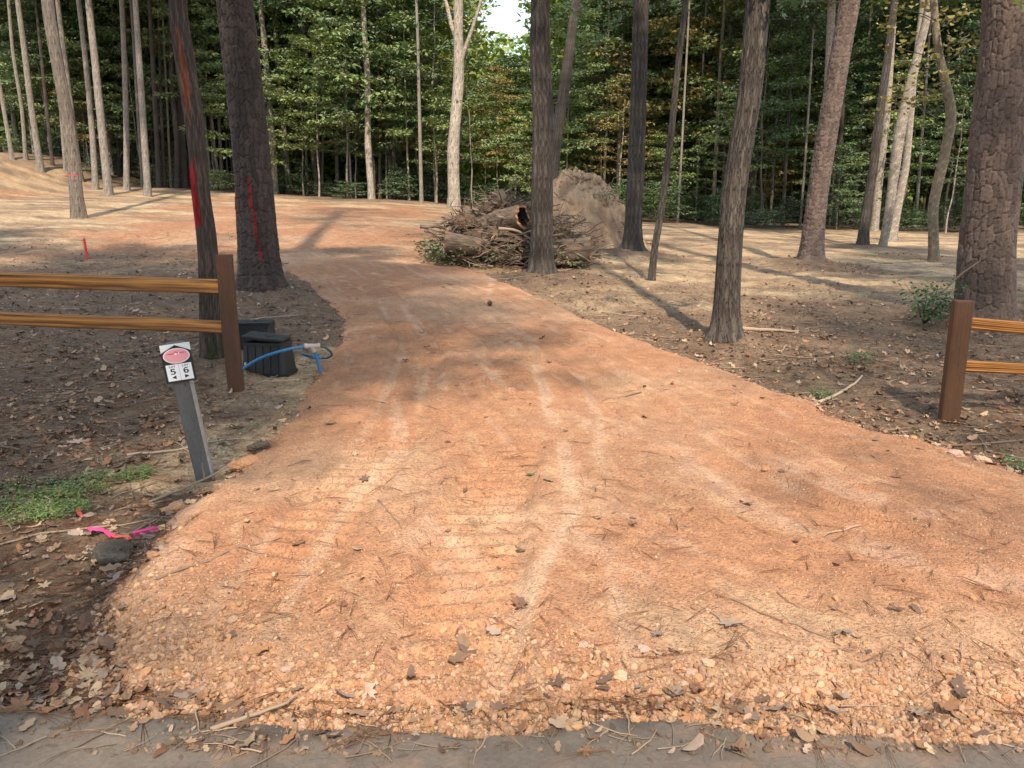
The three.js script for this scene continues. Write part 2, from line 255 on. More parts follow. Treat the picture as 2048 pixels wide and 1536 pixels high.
{
  const Ds = []; for (let D = 1.98; D < 18.9; D *= D < 2.5 ? 1.0045 : 1.0062) Ds.push(D);
  const cols = 420;
  structure('driveway', gridGeo(Ds.length, cols, (i, j) => {
    const D = Ds[i], a = table(XL, D) - 0.3, b = Math.min(table(XR, D) + 0.3, D * 1.05 + 1.2), u = j / (cols - 1), x = lerp(a, b, u), d = driveD(x, D);
    const U = (x - a) / (table(XR, D) - table(XL, D));
    const n = fbm(x * 0.9, D * 0.9, 4, 81), s1 = fbm(U * 26, D * 0.55, 3, 82), s2 = fbm(U * 60, D * 1.1, 3, 83), m = fbm(x * 5, D * 5, 3, 84);
    let c = mix3(C.orange, C.pale, ss(0.38, 0.72, n) * 0.75);
    c = mix3(c, C.red, 0.32 * ss(0.5, 0.72, fbm(x * 1.6, D * 1.3, 3, 85)));
    c = mix3(c, C.pink, 0.5 * ss(0.58, 0.78, s1) * ss(0.35, 0.65, m)); c = mix3(c, C.sand, 0.25 * ss(0.56, 0.78, s2) * ss(0.35, 0.6, m));
    c = mix3(c, C.pink, 0.25 * (1 - ss(0.1, 0.55, d)) * (1 - ss(2.9, 3.6, D)));
    // smeared pale wheel line
    const wx = table([[2.2, -0.08], [2.45, -0.04], [3.1, 0.12], [3.8, 0.33], [5, 0.35], [7.6, 0.2], [10, -0.35]], D), wl = 1 - ss(0.02, 0.075, Math.abs(x - wx) + (m - 0.5) * 0.08); c = mix3(c, [0.58, 0.40, 0.29], 0.6 * wl * ss(0.35, 0.6, fbm(D * 1.7, 4, 2, 87)) * ss(0.2, 0.5, m));
    for (const [T, off, ph] of [[TRACKS[0], 0.24, 1], [TRACKS[0], 0.62, 2], [TRACKS[2], -0.2, 3], [TRACKS[2], 0.22, 4], [TRACKS[1], -0.2, 5], [TRACKS[1], 0.1, 6]]) { const o = Math.abs(x - table(T, D) - off) + (m - 0.5) * 0.06; c = mix3(c, [0.56, 0.38, 0.27], 0.45 * (1 - ss(0.01, 0.06, o)) * ss(0.5, 0.62, fbm(D * 0.9, ph * 7, 3, 89))); }
    c = mix3(c, [0.36, 0.22, 0.12], 0.2 * ss(0.66, 0.78, fbm(x * 1.9, D * 1.9, 3, 86)));
    const k = 0.86 + 0.28 * fbm(x * 17, D * 17, 2, 88);
    return [x, driveH(x, D), -D, x / 1.5, -D / 1.5, c[0] * k, c[1] * k, c[2] * k];
  }), M.drive);
}
{
  const Ds = [-9, -6, -4, -2.5, -1.2, 0, 0.8, 1.3]; for (let D = 1.6; D < 2.42; D += 0.012) Ds.push(D);
  const xs = [-90, -60, -40, -25, -15, -10, -7, -5, -4, -3.2]; for (let x = -2.7; x < 2.7; x += 0.018) xs.push(x); xs.push(3.2, 4, 5, 7, 10, 15, 25, 40, 60, 90);
  structure('dirt_road', gridGeo(Ds.length, xs.length, (i, j) => {
    const D = Ds[i], x = xs[j], n = fbm(x * 1.2, D * 2.4, 4, 91), m = fbm(x * 7, D * 9, 3, 92);
    let c = mix3(C.road, [0.24, 0.188, 0.152], ss(0.35, 0.7, n)); c = mix3(c, [0.09, 0.075, 0.068], 0.85 * ss(0.5, 0.7, fbm(x * 3, D * 3, 3, 93)) * ss(2.0, 2.15, D)); c = mix3(c, [0.34, 0.2, 0.14], 0.3 * ss(0.55, 0.7, m));
    return [x, roadH(x, D), -D, x / 1.4, -D / 1.4, c[0], c[1], c[2]];
  }), M.road);
}
// ---------------------------------------------------------------- trees
function spline(pts, y) {                                        // pts: [dx, y, r] rising in y
  const n = pts.length; let i = 0; while (i < n - 2 && y > pts[i + 1][1]) i++;
  const a = pts[Math.max(0, i - 1)], b = pts[i], c = pts[i + 1], d = pts[Math.min(n - 1, i + 2)], t = clamp((y - b[1]) / (c[1] - b[1]), 0, 1);
  const h = (k) => { const m0 = (c[k] - a[k]) / Math.max(0.01, c[1] - a[1]) * (c[1] - b[1]), m1 = (d[k] - b[k]) / Math.max(0.01, d[1] - b[1]) * (c[1] - b[1]), t2 = t * t, t3 = t2 * t; return (2 * t3 - 3 * t2 + 1) * b[k] + (t3 - 2 * t2 + t) * m0 + (-2 * t3 + 3 * t2) * c[k] + (t3 - t2) * m1; };
  return [h(0), h(2)];
}
function axisAt(pts, H, y) {
  const l = pts[pts.length - 1], p = pts[pts.length - 2];
  if (y <= l[1]) return y < 0 ? [pts[0][0], pts[0][2]] : spline(pts, y);
  const sl = clamp((l[0] - p[0]) / (l[1] - p[1]), -0.12, 0.12), t = (y - l[1]) / (H - l[1]);
  return [l[0] + sl * (y - l[1]) * (1 - 0.4 * t), l[2] * (1 - 0.75 * t)];
}
function trunkGeo(pts, o) {
  const { H, seg = 14, step = 0.12, stepUp = 1, flare = 0.15, lobes = 5, disp, colour, seed = 1, uvx = 1, lump = 0.05 } = o, vis = pts[pts.length - 1][1] + 0.15;
  const ys = []; for (let y = -0.25; y < vis; y += step) ys.push(y); for (let y = vis; y < H; y += stepUp) ys.push(y); ys.push(H);
  const cols = seg + 1, q = RNG(seed)() * 6.3, rMax = pts[1][2];
  return gridGeo(ys.length, cols, (i, j) => {
    const y = ys[i], th = -Math.PI / 2 + j / seg * Math.PI * 2, [ax, r0] = axisAt(pts, H, y), cx = Math.cos(th), cz = Math.sin(th), yy = Math.max(0, y);
    let r = r0 * (1 + flare * Math.exp(-yy / 0.16) * (0.55 + 0.45 * Math.cos(lobes * th + q)) + 0.5 * flare * Math.exp(-yy / 0.05));
    r += r0 * lump * (n3(cx * 1.6 + 5, cz * 1.6 + 9, y * 1.8, seed) - 0.5) * 2;
    if (disp && y < vis) r += disp(th, y, r0) * (1 - ss(vis - 0.15, vis, y));
    const c = colour ? colour(th, y, r0) : [1, 1, 1];
    return [ax + cx * r, y, cz * r, j / seg * Math.max(1, Math.round(rMax * 6.28 / uvx)), y / (uvx * 2), c[0], c[1], c[2]];
  }, true);
}
function plates(N, hgt, seed) {                                  // bark plates round the trunk: [distance to groove, plate id, sideways distance]
  return (th, y) => {
    const cx = ((th + Math.PI / 2) / (Math.PI * 2)) * N, cy = y / hgt, i0 = Math.floor(cx), j0 = Math.floor(cy); let f1 = 9, f2 = 9, id = 0;
    for (let i = i0 - 1; i <= i0 + 1; i++) for (let j = j0 - 1; j <= j0 + 1; j++) {
      const w = ((i % N) + N) % N, px = i + 0.25 + 0.5 * hash(w, j, seed), py = j + 0.1 + 0.8 * hash(w, j, seed + 1), d = Math.sqrt((cx - px) ** 4 + (cy - py) ** 4);
      if (d < f1) { f2 = f1; f1 = d; id = hash(w, j, seed + 2); } else if (d < f2) f2 = d;
    }
    return [Math.sqrt(f2) - Math.sqrt(f1), id];
  };
}
class LeafB {
  constructor() { this.p = []; this.n = []; this.c = []; this.i = []; }
  add(p, n, a, l, w, col) {
    const b = V3().crossVectors(n, a), k = this.p.length / 3, q = (x, y, z) => { this.p.push(p.x + a.x * x + b.x * y + n.x * z, p.y + a.y * x + b.y * y + n.y * z, p.z + a.z * x + b.z * y + n.z * z); this.n.push(n.x, n.y, n.z); this.c.push(col[0], col[1], col[2]); };
    q(0, 0, 0); q(l * 0.45, w * 0.5, w * 0.12); q(l, 0, -l * 0.12); q(l * 0.45, -w * 0.5, w * 0.12); this.i.push(k, k + 2, k + 1, k, k + 3, k + 2);
  }
  geo() { const g = new THREE.BufferGeometry(); g.setAttribute('position', new THREE.Float32BufferAttribute(this.p, 3)); g.setAttribute('normal', new THREE.Float32BufferAttribute(this.n, 3)); g.setAttribute('color', new THREE.Float32BufferAttribute(this.c, 3)); g.setIndex(this.i); return g; }
}
function sprayLeaves(B, R, c, r, flat, n, leaf, tilt, tone) {
  for (let k = 0; k < n; k++) {
    const a = R() * 6.283, q = Math.sqrt(R()) * r, p = V3(c.x + Math.cos(a) * q, c.y + (R() + R() - 1) * flat * r - q * q * 0.12 / r, c.z + Math.sin(a) * q);
    const nn = V3((R() - 0.5) * tilt, 1, (R() - 0.5) * tilt + 0.0).normalize(), t = V3(Math.cos(a + (R() - 0.5) * 2), 0, Math.sin(a + (R() - 0.5) * 2)); t.sub(nn.clone().multiplyScalar(t.dot(nn))).normalize();
    const l = leaf * (0.65 + R() * 0.7), v = tone * (0.7 + R() * 0.6), y = R() < 0.12 ? 1.35 : 1; B.add(p, nn, t, l, l * 0.62, [v * y, v, v * (y > 1 ? 0.7 : 1)]);
  }
}
function crownGeo(seed, o) {
  const { y0, y1, R: rad, limbs, sprays, per, leaf = 0.12, flat = 0.3, tilt = 2.6, rise = [0.15, 0.9], shape = (t) => Math.sin(Math.PI * (0.18 + 0.8 * t)) ** 0.7, limbR = 0.05, needle = 0, axis = () => 0 } = o;
  const R = RNG(seed), B = new LeafB(), W = [];
  for (let i = 0; i < limbs; i++) {
    const t = (i + R()) / limbs, y = lerp(y0, y1, t), az = i * 2.399 + R() * 0.9, len = rad * shape(t) * (0.6 + 0.6 * R()), up = lerp(rise[0], rise[1], t) * (0.6 + 0.8 * R());
    const d = V3(Math.cos(az), 0, Math.sin(az)), P = []; let ox = 0, oz = 0;
    for (let k = 0; k <= 4; k++) { const s = k / 4; ox += (R() - 0.5) * 0.14 * len; oz += (R() - 0.5) * 0.14 * len; P.push(V3(d.x * len * s + ox * s, y + up * len * s * (1 - 0.35 * s) + (R() - 0.5) * 0.06 * len, d.z * len * s + oz * s)); }
    const ax = axis(y); P.forEach((p) => { p.x += ax; });
    const lr = limbR * (0.5 + 0.5 * len / rad) * (1 - 0.5 * t); W.push(tube(P, [lr, lr * 0.8, lr * 0.55, lr * 0.35, lr * 0.12], 4, false));
    for (let s = 0; s < sprays; s++) {
      const tt = 0.3 + 0.7 * (s + R()) / sprays, k = Math.min(3, Math.floor(tt * 4)), c = P[k].clone().lerp(P[k + 1], tt * 4 - k), side = (R() - 0.5) * 0.8 * len * (0.35 + 0.4 * tt); c.x += -d.z * side; c.z += d.x * side; c.y += (R() - 0.5) * 0.25 * len * 0.5;
      const r = (0.32 + 0.3 * R()) * (0.5 + 0.5 * len / rad) * (rad / 3) ** 0.5, tone = 0.65 + 0.7 * R();
      if (needle) for (let q = 0; q < per; q++) { const v = V3(R() - 0.5, R() - 0.2, R() - 0.5).normalize(), nn = V3(R() - 0.5, R() - 0.5, R() - 0.5).cross(v).normalize(); B.add(c.clone().add(V3((R() - 0.5) * r, (R() - 0.5) * r * 0.6, (R() - 0.5) * r)), nn, v, needle * (0.7 + R() * 0.5), 0.014, [tone, tone, tone]); }
      else sprayLeaves(B, R, c, r * 1.25, flat, per, leaf, tilt, tone);
    }
  }
  return { leaves: B.geo(), limbs: mergeGeometries(W) };
}
// canopy crowns are built round an upright axis; trunks carry them at the height where they start
const CROWN = {
  oakA: crownGeo(101, { y0: 7.5, y1: 18, R: 3.6, limbs: 46, sprays: 6, per: 52, leaf: 0.17 }),
  oakB: crownGeo(102, { y0: 9.5, y1: 20, R: 3.2, limbs: 42, sprays: 6, per: 52, leaf: 0.17 }),
  oakC: crownGeo(103, { y0: 5.0, y1: 15, R: 3.4, limbs: 44, sprays: 6, per: 52, leaf: 0.17 }),
  tall: crownGeo(104, { y0: 11.5, y1: 20, R: 2.6, limbs: 34, sprays: 5, per: 50, leaf: 0.17, rise: [0.4, 1.1] }),
  thin: crownGeo(110, { y0: 9, y1: 19, R: 3.8, limbs: 34, sprays: 5, per: 24, leaf: 0.17 }),
  pine: crownGeo(105, { y0: 14, y1: 23, R: 3.0, limbs: 30, sprays: 6, per: 42, needle: 0.24, rise: [0.05, 0.8], limbR: 0.07 }),
  dogA: crownGeo(106, { y0: 1.1, y1: 4.8, R: 2.1, limbs: 22, sprays: 5, per: 34, leaf: 0.14, flat: 0.12, tilt: 1.8, rise: [0.05, 0.45], limbR: 0.018 }),
  dogB: crownGeo(107, { y0: 2.0, y1: 7.0, R: 2.0, limbs: 26, sprays: 4, per: 36, leaf: 0.145, flat: 0.14, tilt: 1.8, rise: [0.1, 0.5], limbR: 0.018 }),
  dogC: crownGeo(108, { y0: 2.6, y1: 9.0, R: 2.4, limbs: 30, sprays: 5, per: 36, leaf: 0.15, flat: 0.16, tilt: 2, rise: [0.15, 0.6], limbR: 0.022 }),
  shrub: crownGeo(109, { y0: 0.1, y1: 1.3, R: 0.85, limbs: 20, sprays: 4, per: 16, leaf: 0.085, flat: 0.25, tilt: 1.6, rise: [0.5, 1.0], limbR: 0.008, shape: (t) => 0.9 - 0.5 * t }),
};
function protoTrunk(seed, H, wob) { const R = RNG(seed), pts = []; let x = 0; for (let k = 0; k <= 8; k++) { pts.push([x, k / 8 * H, 1 * (1 - 0.72 * k / 8)]); x += (R() - 0.5) * wob; } const g = trunkGeo(pts.map((p) => [p[0], p[1], p[2]]), { H: H + 0.1, seg: 8, step: H / 22, flare: 0.35, lump: 0.07, seed, uvx: 1.2 }); const P = g.attributes.position, U = g.attributes.uv; for (let i = 0; i < U.count; i++) U.setY(i, P.getY(i) * 0.45); return g; }
// radius 1, to be scaled sideways by the trunk's radius
const TRUNK = [protoTrunk(201, 18, 1.4), protoTrunk(202, 18, 2.2), protoTrunk(203, 18, 1.0), protoTrunk(204, 18, 2.8)];
const STEM = [protoTrunk(211, 5, 4), protoTrunk(212, 7, 5), protoTrunk(213, 9, 5)];

const BARK = {
  pine: { mat: 'plate', base: [0.092, 0.067, 0.058], plates: [0.082, 0.19, 0.019] }, redpine: { mat: 'plate', base: [0.165, 0.12, 0.106], plates: [0.075, 0.11, 0.02] },
  furrow: { mat: 'furrow', base: [0.082, 0.067, 0.059] }, dark: { mat: 'furrow', base: [0.085, 0.07, 0.062] }, scar: { mat: 'furrow', base: [0.125, 0.092, 0.074] }, pale: { mat: 'smooth', base: [0.38, 0.325, 0.275] }, vine: { mat: 'smooth', base: [0.26, 0.21, 0.15] },
};
function heroTree(key, name, label, o = {}) {
  const [kind, x, z, pts] = TREES[key], b = BARK[kind], H = o.H || 17, near = -z < 20, r1 = pts[1][2], y0 = gnd(x, -z);
  const t = thing(name, label, 'tree', [x, y0 - 0.03, z]);
  let disp, pf; const seed = key.charCodeAt(0) * 7 + key.length;
  if (b.plates && near) { pf = plates(Math.max(8, Math.round(r1 * 6.283 / b.plates[0])), b.plates[1], seed); disp = (th, y) => { const [e, id] = pf(th + 0.05 * Math.sin(y * 9), y + 0.01 * Math.sin(th * 9)); return -b.plates[2] * (1 - ss(0.015, 0.12, e)) + b.plates[2] * 0.45 * id + 0.004 * (n2(th * 30, y * 60, seed) - 0.5); }; }
  else if (b.mat === 'furrow') disp = (th, y, r) => { const u = th + Math.PI / 2, w = (n3(Math.cos(u) * 3, Math.sin(u) * 3, y * 1.6, seed) - 0.5) * 0.9, N = Math.round(r1 * 6.283 / 0.03), q = Math.abs(Math.sin((u + w * 0.35) * N * 0.5)), br = n3(Math.cos(u) * 9, Math.sin(u) * 9, y * 5, seed + 3); return r1 * 0.075 * (ss(0.15, 0.75, q) * ss(0.15, 0.45, br) - 0.6); };
  const colour = (th, y, r) => {
    let c = b.base, k = 0.85 + 0.3 * n3(Math.cos(th) * 2, Math.sin(th) * 2, y * 1.2, seed + 9); const m = n3(Math.cos(th) * 4, Math.sin(th) * 4, y * 2.2, seed + 11);
    if (pf) { const id = pf(th + 0.05 * Math.sin(y * 9), y + 0.01 * Math.sin(th * 9))[1]; k *= 0.72 + 0.56 * id; }
    if (kind === 'furrow' || kind === 'dark') c = mix3(c, [0.24, 0.215, 0.185], 0.28 * ss(0.55, 0.8, m));     // lichen patches
    if (o.paint) c = o.paint(c, th, y, m);
    return [c[0] * k, c[1] * k, c[2] * k];
  };
  const seg = o.seg || (near ? 40 : 16), step = o.step || (near ? 0.03 : 0.1);
  part('trunk', trunkGeo(pts, { H, seg, step, disp, colour, seed, flare: o.flare ?? 0.22, lobes: o.lobes || 5, uvx: b.mat === 'plate' ? 0.5 : 0.4, lump: o.lump ?? 0.035 }), M[b.mat], t);
  if (o.crown) {
    const [cn, lm, sc = 1, dy = 0] = o.crown, ax = axisAt(pts, H, H * 0.7)[0], turn = seed * 1.7;
    for (const [nm, g, mt] of [['branches', CROWN[cn].limbs, M[b.mat === 'plate' ? 'dark' : kind === 'pale' ? 'pale' : 'dark']], ['crown', CROWN[cn].leaves, LEAF[lm]]]) { const m = part(nm, g, mt, t, nm === 'crown' ? 'stuff' : undefined); m.position.set(ax, dy, 0); m.rotation.y = turn; m.scale.setScalar(sc); }
  }
  return t;
}
function woodTree(name, label, group, x, z, r, lean, mat, crown, leaf, H = 1, seed = 1, low = true) {
  const t = thing(name, label, 'tree', [x, gnd(x, -z) - 0.05, z], group), R = RNG(seed * 97 + 5);
  t.rotation.set((R() - 0.5) * 0.04, 0, -Math.atan(lean));
  const tr = part('trunk', TRUNK[seed % 4], M[mat], t); tr.scale.set(r, H, r); tr.rotation.y = R() * 6.3;
  const turn = R() * 6.3, s = 0.85 + 0.35 * R();
  for (const [nm, g, mt] of [['branches', CROWN[crown].limbs, M[mat === 'bright' ? 'pale' : mat]], ['crown', CROWN[crown].leaves, LEAF[leaf]]]) { const m = part(nm, g, mt, t, nm === 'crown' ? 'stuff' : undefined); m.rotation.y = turn; m.scale.set(s, H, s); }
  return t;
}
function sapling(name, label, group, x, z, s, kind, leaf, seed) {
  const i = { dogA: 0, dogB: 1, dogC: 2 }[kind], t = thing(name, label, 'sapling', [x, gnd(x, -z) - 0.03, z], group), R = RNG(seed * 31 + 7);
  t.rotation.set((R() - 0.5) * 0.12, R() * 6.3, (R() - 0.5) * 0.12); t.scale.setScalar(s);
  part('trunk', STEM[i], M[['bright', 'pale', 'pale', 'grey'][Math.floor(R() * 4)]], t).scale.set(0.028 + 0.012 * i, 1, 0.028 + 0.012 * i);
  part('branches', CROWN[kind].limbs, M.grey, t); part('crown', CROWN[kind].leaves, LEAF[leaf], t, 'stuff');
  return t;
}
const TREES = {
  A: ['pine', -3.87, -11.78, [[0.0, 0, 0.356], [-0.009, 0.31, 0.315], [-0.014, 0.87, 0.289], [-0.012, 1.54, 0.271], [-0.03, 2.4, 0.259], [-0.065, 3.3, 0.255], [-0.105, 4.17, 0.254]]],
  B: ['scar', -2.94, -7.34, [[0.0, 0, 0.113], [-0.001, 0.22, 0.1], [0.022, 0.66, 0.092], [0.039, 1.14, 0.091], [0.018, 1.6, 0.08], [0.022, 1.97, 0.077], [0.006, 2.36, 0.085], [-0.023, 2.79, 0.088], [-0.046, 3.13, 0.078], [-0.035, 3.34, 0.076]]],
  C: ['furrow', 0.52, -13.64, [[0.0, 0, 0.232], [0.005, 0.51, 0.199], [0.006, 1.37, 0.188], [0.013, 2.62, 0.18], [-0.047, 3.66, 0.168], [-0.054, 4.59, 0.149]]],
  D: ['dark', 1.46, -30.63, [[0.0, 0, 0.256], [0.086, 1.15, 0.244], [0.239, 3.02, 0.232], [0.52, 4.84, 0.209], [0.723, 6.44, 0.188], [0.92, 7.99, 0.167]]],
  E: ['furrow', 2.89, -18.43, [[0.0, 0, 0.276], [-0.008, 0.59, 0.208], [0.007, 1.51, 0.2], [0.014, 2.97, 0.185], [0.01, 4.37, 0.176], [-0.002, 5.63, 0.162]]],
  F: ['dark', 2.46, -13.48, [[0.0, 0, 0.066], [0.039, 0.57, 0.061], [0.105, 1.09, 0.061], [0.194, 2.01, 0.056], [0.25, 2.66, 0.055], [0.312, 3.69, 0.05], [0.391, 4.61, 0.045]]],
  G: ['furrow', 2.42, -8.52, [[0.0, 0, 0.182], [-0.005, 0.27, 0.152], [-0.009, 0.61, 0.14], [-0.008, 1.05, 0.133], [0.002, 1.59, 0.125], [0.045, 2.11, 0.124], [0.097, 2.62, 0.119], [0.121, 3.12, 0.118], [0.129, 3.6, 0.119]]],
  H: ['redpine', 6.62, -16.99, [[0.0, 0, 0.277], [-0.002, 0.54, 0.231], [0.023, 1.4, 0.212], [0.094, 2.44, 0.209], [0.184, 3.46, 0.206], [0.272, 4.45, 0.199], [0.367, 5.41, 0.196]]],
  I: ['pine', 6.36, -10.18, [[0.0, 0, 0.377], [-0.032, 0.34, 0.348], [-0.085, 0.93, 0.33], [-0.106, 1.57, 0.319], [-0.13, 2.32, 0.311], [-0.171, 3.16, 0.289], [-0.222, 3.97, 0.272]]],
  J: ['dark', 10.52, -23.14, [[0.0, 0, 0.18], [0.009, 0.81, 0.134], [0.086, 2.1, 0.125], [0.117, 3.5, 0.116], [0.191, 5.27, 0.107], [0.234, 6.85, 0.098]]],
  K: ['pale', 11.02, -22.91, [[0.0, 0, 0.112], [0.075, 0.83, 0.118], [0.113, 2.25, 0.146], [0.18, 3.5, 0.144], [0.384, 4.98, 0.12], [0.559, 6.15, 0.105], [0.58, 6.81, 0.097]]],
  K2: ['pale', 12.91, -26.33, [[0.0, 0, 0.188], [0.078, 0.7, 0.153], [0.157, 1.52, 0.135], [0.25, 2.5, 0.117], [0.238, 4.08, 0.099], [0.207, 6.08, 0.081], [0.228, 7.57, 0.072]]],
  L: ['vine', 10.39, -18.89, [[0.0, 0, 0.135], [-0.087, 0.63, 0.116], [-0.172, 1.34, 0.115], [-0.112, 2.04, 0.114], [-0.039, 2.62, 0.113], [-0.013, 3.47, 0.112], [-0.263, 4.26, 0.099], [-0.518, 5.01, 0.087], [-0.719, 5.92, 0.08]]],
  M: ['pale', 22.77, -40.39, [[0.0, 0, 0.091], [0.088, 2.81, 0.09], [0.099, 5.73, 0.076], [0.12, 8.1, 0.062], [0.056, 10.85, 0.049]]],
  N: ['pale', 15.56, -33.28, [[0.0, 0, 0.183], [-0.005, 2.53, 0.169], [0.057, 4.34, 0.146], [0.014, 6.3, 0.124], [-0.089, 9.15, 0.101]]],
  H2: ['pale', 12.88, -32.38, [[0.0, 0, 0.178], [-0.038, 3.25, 0.174], [-0.174, 6.13, 0.16], [-0.304, 8.9, 0.147]]],
};
const FAR = [
  ['pale', -24.17, -38.18, 0.097, -0.035],
  ['pale', -24.01, -38.97, 0.099, 0.023],
  ['pale', -22.55, -37.68, 0.156, -0.0],
  ['grey', -13.38, -23.98, 0.208, -0.03],
  ['pale', -21.06, -38.26, 0.146, -0.012],
  ['pale', -22.36, -39.41, 0.1, 0.044],
  ['pale', -19.65, -36.96, 0.142, 0.028],
  ['pale', -17.31, -33.54, 0.182, 0.001],
  ['pale', -22.06, -43.26, 0.124, 0.0],
  ['pale', -18.03, -36.61, 0.14, 0.082],
  ['pale', -15.63, -33.56, 0.15, 0.03],
  ['grey', -18.9, -40.14, 0.115, 0.026],
  ['dark', -18.35, -40.72, 0.143, 0.05],
  ['dark', -18.18, -40.99, 0.091, 0.052],
  ['dark', -17.7, -41.37, 0.158, 0.052],
  ['dark', -17.48, -41.78, 0.2, 0.047],
  ['pale', -16.68, -42.99, 0.082, 0.031],
  ['pale', -16.26, -43.94, 0.098, 0.032],
  ['pale', -12.44, -41.02, 0.183, -0.003],
  ['pale', -12.31, -43.31, 0.166, -0.029],
  ['pale', -11.41, -43.68, 0.07, 0.017],
  ['pale', -10.67, -43.83, 0.07, 0.076],
  ['pale', -10.01, -44.89, 0.129, 0.03],
  ['bright', -6.96, -38.81, 0.174, 0.001],
  ['dark', -6.05, -40.07, 0.115, 0.013],
  ['pale', -4.33, -37.33, 0.096, 0.0],
  ['bright', -2.64, -35.72, 0.298, 0.046],
  ['bright', 0.18, -47.73, 0.076, 0.004],
  ['bright', 5.66, -41.54, 0.134, -0.004],
  ['pale', 4.38, -45.8, 0.074, 0.073],
  ['pale', 8.52, -48.02, 0.093, 0.032],
  ['pale', 7.46, -34.98, 0.056, 0.011],
  ['pale', 9.59, -40.49, 0.065, -0.01],
  ['grey', 9.92, -38.4, 0.111, -0.004],
  ['dark', 13.12, -37.6, 0.097, -0.024],
  ['pale', 13.1, -35.25, 0.057, -0.014],
  ['pale', 18.27, -41.61, 0.094, -0.006],
  ['pale', 19.79, -38.06, 0.086, -0.024],
  ['dark', -14.72, -45.78, 0.117, 0.015],
  ['grey', -8.78, -42.39, 0.081, 0.03],
  ['grey', -6.91, -40.9, 0.079, 0.027],
  ['dark', -23.17, -39.75, 0.088, 0.02],
  ['dark', -21.78, -43.56, 0.083, 0.064],
  ['grey', -17.96, -41.26, 0.066, 0.053],
  ['dark', -15.65, -44.31, 0.113, 0.035],
  ['dark', 11.66, -38.4, 0.074, 0.013],
  ['dark', 15.78, -37.87, 0.122, -0.019],
  ['grey', 20.14, -31.6, 0.092, -0.009],
  ['dark', 20.33, -34.75, 0.09, -0.007],
];
const RED = [0.42, 0.012, 0.022];
heroTree('A', 'pine_tree', 'massive dark pine with plated bark and red paint stripe beside the fence post', { H: 24, seg: 150, step: 0.0125, flare: 0.1, crown: ['pine', 'pine', 1, 1], paint: (c, th, y, m) => {
  const s = Math.cos(th), f = Math.sin(th) > 0, c0 = lerp(0.42, 0.02, clamp((y - 0.35) / 1.25, 0, 1)) + 0.03 * Math.sin(y * 14);
  if (f && y > 0.42 && y < 1.62 && Math.abs(s - c0) < 0.055 + 0.05 * (m - 0.5)) return mix3(c, [0.36, 0.012, 0.03], ss(0.22, 0.34, m + 0.12));
  if (f && y > 1.0 && y < 1.65 && Math.abs(s + 0.86 - 0.03 * (y - 1.3)) < 0.05) return mix3(c, RED, 0.8);
  return c;
} });
heroTree('B', 'scarred_tree', 'crooked slim tree behind the sign with red paint band and reddish bark scar', { H: 13, seg: 44, step: 0.02, flare: 0.1, lump: 0.09, crown: ['oakC', 'mid', 0.7, 2], paint: (c, th, y, m) => {
  const s = Math.cos(th), f = Math.sin(th) > -0.2;
  if (f && y > 1.24 + 0.08 * m && y < 1.86 + 0.06 * Math.sin(th * 5) && s < 0.0 + 0.16 * (m - 0.5)) return [0.46, 0.014, 0.02];
  if (f && y > 2.15 && y < 3.05 && Math.abs(s - 0.05 - 0.12 * Math.sin(y * 5)) < 0.33 * Math.sin((y - 2.15) / 0.9 * Math.PI) + 0.2 * (m - 0.5)) return mix3(c, [0.34, 0.10, 0.05], ss(0.25, 0.55, m + 0.15));
  if (y < 0.35 && s > 0.0) return mix3(c, [0.06, 0.065, 0.03], ss(0.4, 0.6, m));
  return c;
} });
heroTree('C', 'hardwood_tree', 'straight furrowed hardwood standing in front of the brush pile', { H: 19, seg: 64, step: 0.022, flare: 0.32, crown: ['thin', 'mid', 1, 0.5] });
heroTree('D', 'hardwood_tree', 'dark leaning hardwood behind the tree at the brush pile', { H: 18, crown: ['tall', 'mid', 0.9, 0] });
heroTree('E', 'hardwood_tree', 'dark straight hardwood with flared foot in front of the dirt mound', { H: 20, seg: 56, step: 0.03, flare: 0.5, lobes: 6, crown: ['thin', 'mid', 1, 0.5] });
heroTree('F', 'hardwood_tree', 'thin dark leaning tree between the dirt mound and the grey furrowed tree', { H: 10, seg: 20, crown: ['oakC', 'light', 0.5, 3] });
heroTree('G', 'hardwood_tree', 'grey deeply furrowed hardwood close to the drive, leaning toward the road', { H: 17, seg: 84, step: 0.018, flare: 0.28, lump: 0.06, crown: ['thin', 'mid', 0.95, -0.5] });
heroTree('H', 'pine_tree', 'reddish pine leaning over a mound of bark litter in the clearing', { H: 24, seg: 90, step: 0.02, flare: 0.2, crown: ['pine', 'pine', 1, 1] });
heroTree('I', 'pine_tree', 'huge plated pine behind the fence with a single visible post and pale rails', { H: 25, seg: 170, step: 0.0125, flare: 0.12, crown: ['pine', 'pine', 1.1, 0], paint: (c) => [c[0] * 1.9, c[1] * 1.85, c[2] * 1.8] });
heroTree('J', 'hardwood_tree', 'slim dark tree standing beside the pale twin trunks', { H: 17, seg: 28, crown: ['tall', 'mid', 0.9, 0] });
heroTree('K', 'twin_trunk_tree', 'pale leaning trunk of the twin pair, the nearer one', { H: 17, seg: 28, lump: 0.1, crown: ['tall', 'light', 0.9, 0] });
heroTree('K2', 'twin_trunk_tree', 'pale trunk with flared foot of the twin pair, the farther one', { H: 15, seg: 24, flare: 0.5, crown: ['tall', 'mid', 0.8, 0] });
heroTree('L', 'crooked_tree', 'crooked brown sapling with yellowing leaves near the huge plated pine', { H: 9, seg: 24, lump: 0.1 });
heroTree('M', 'hardwood_tree', 'very slim pale trunk at the wood edge beside the crooked brown sapling', { H: 15, seg: 12, crown: ['tall', 'light', 0.7, 0] });
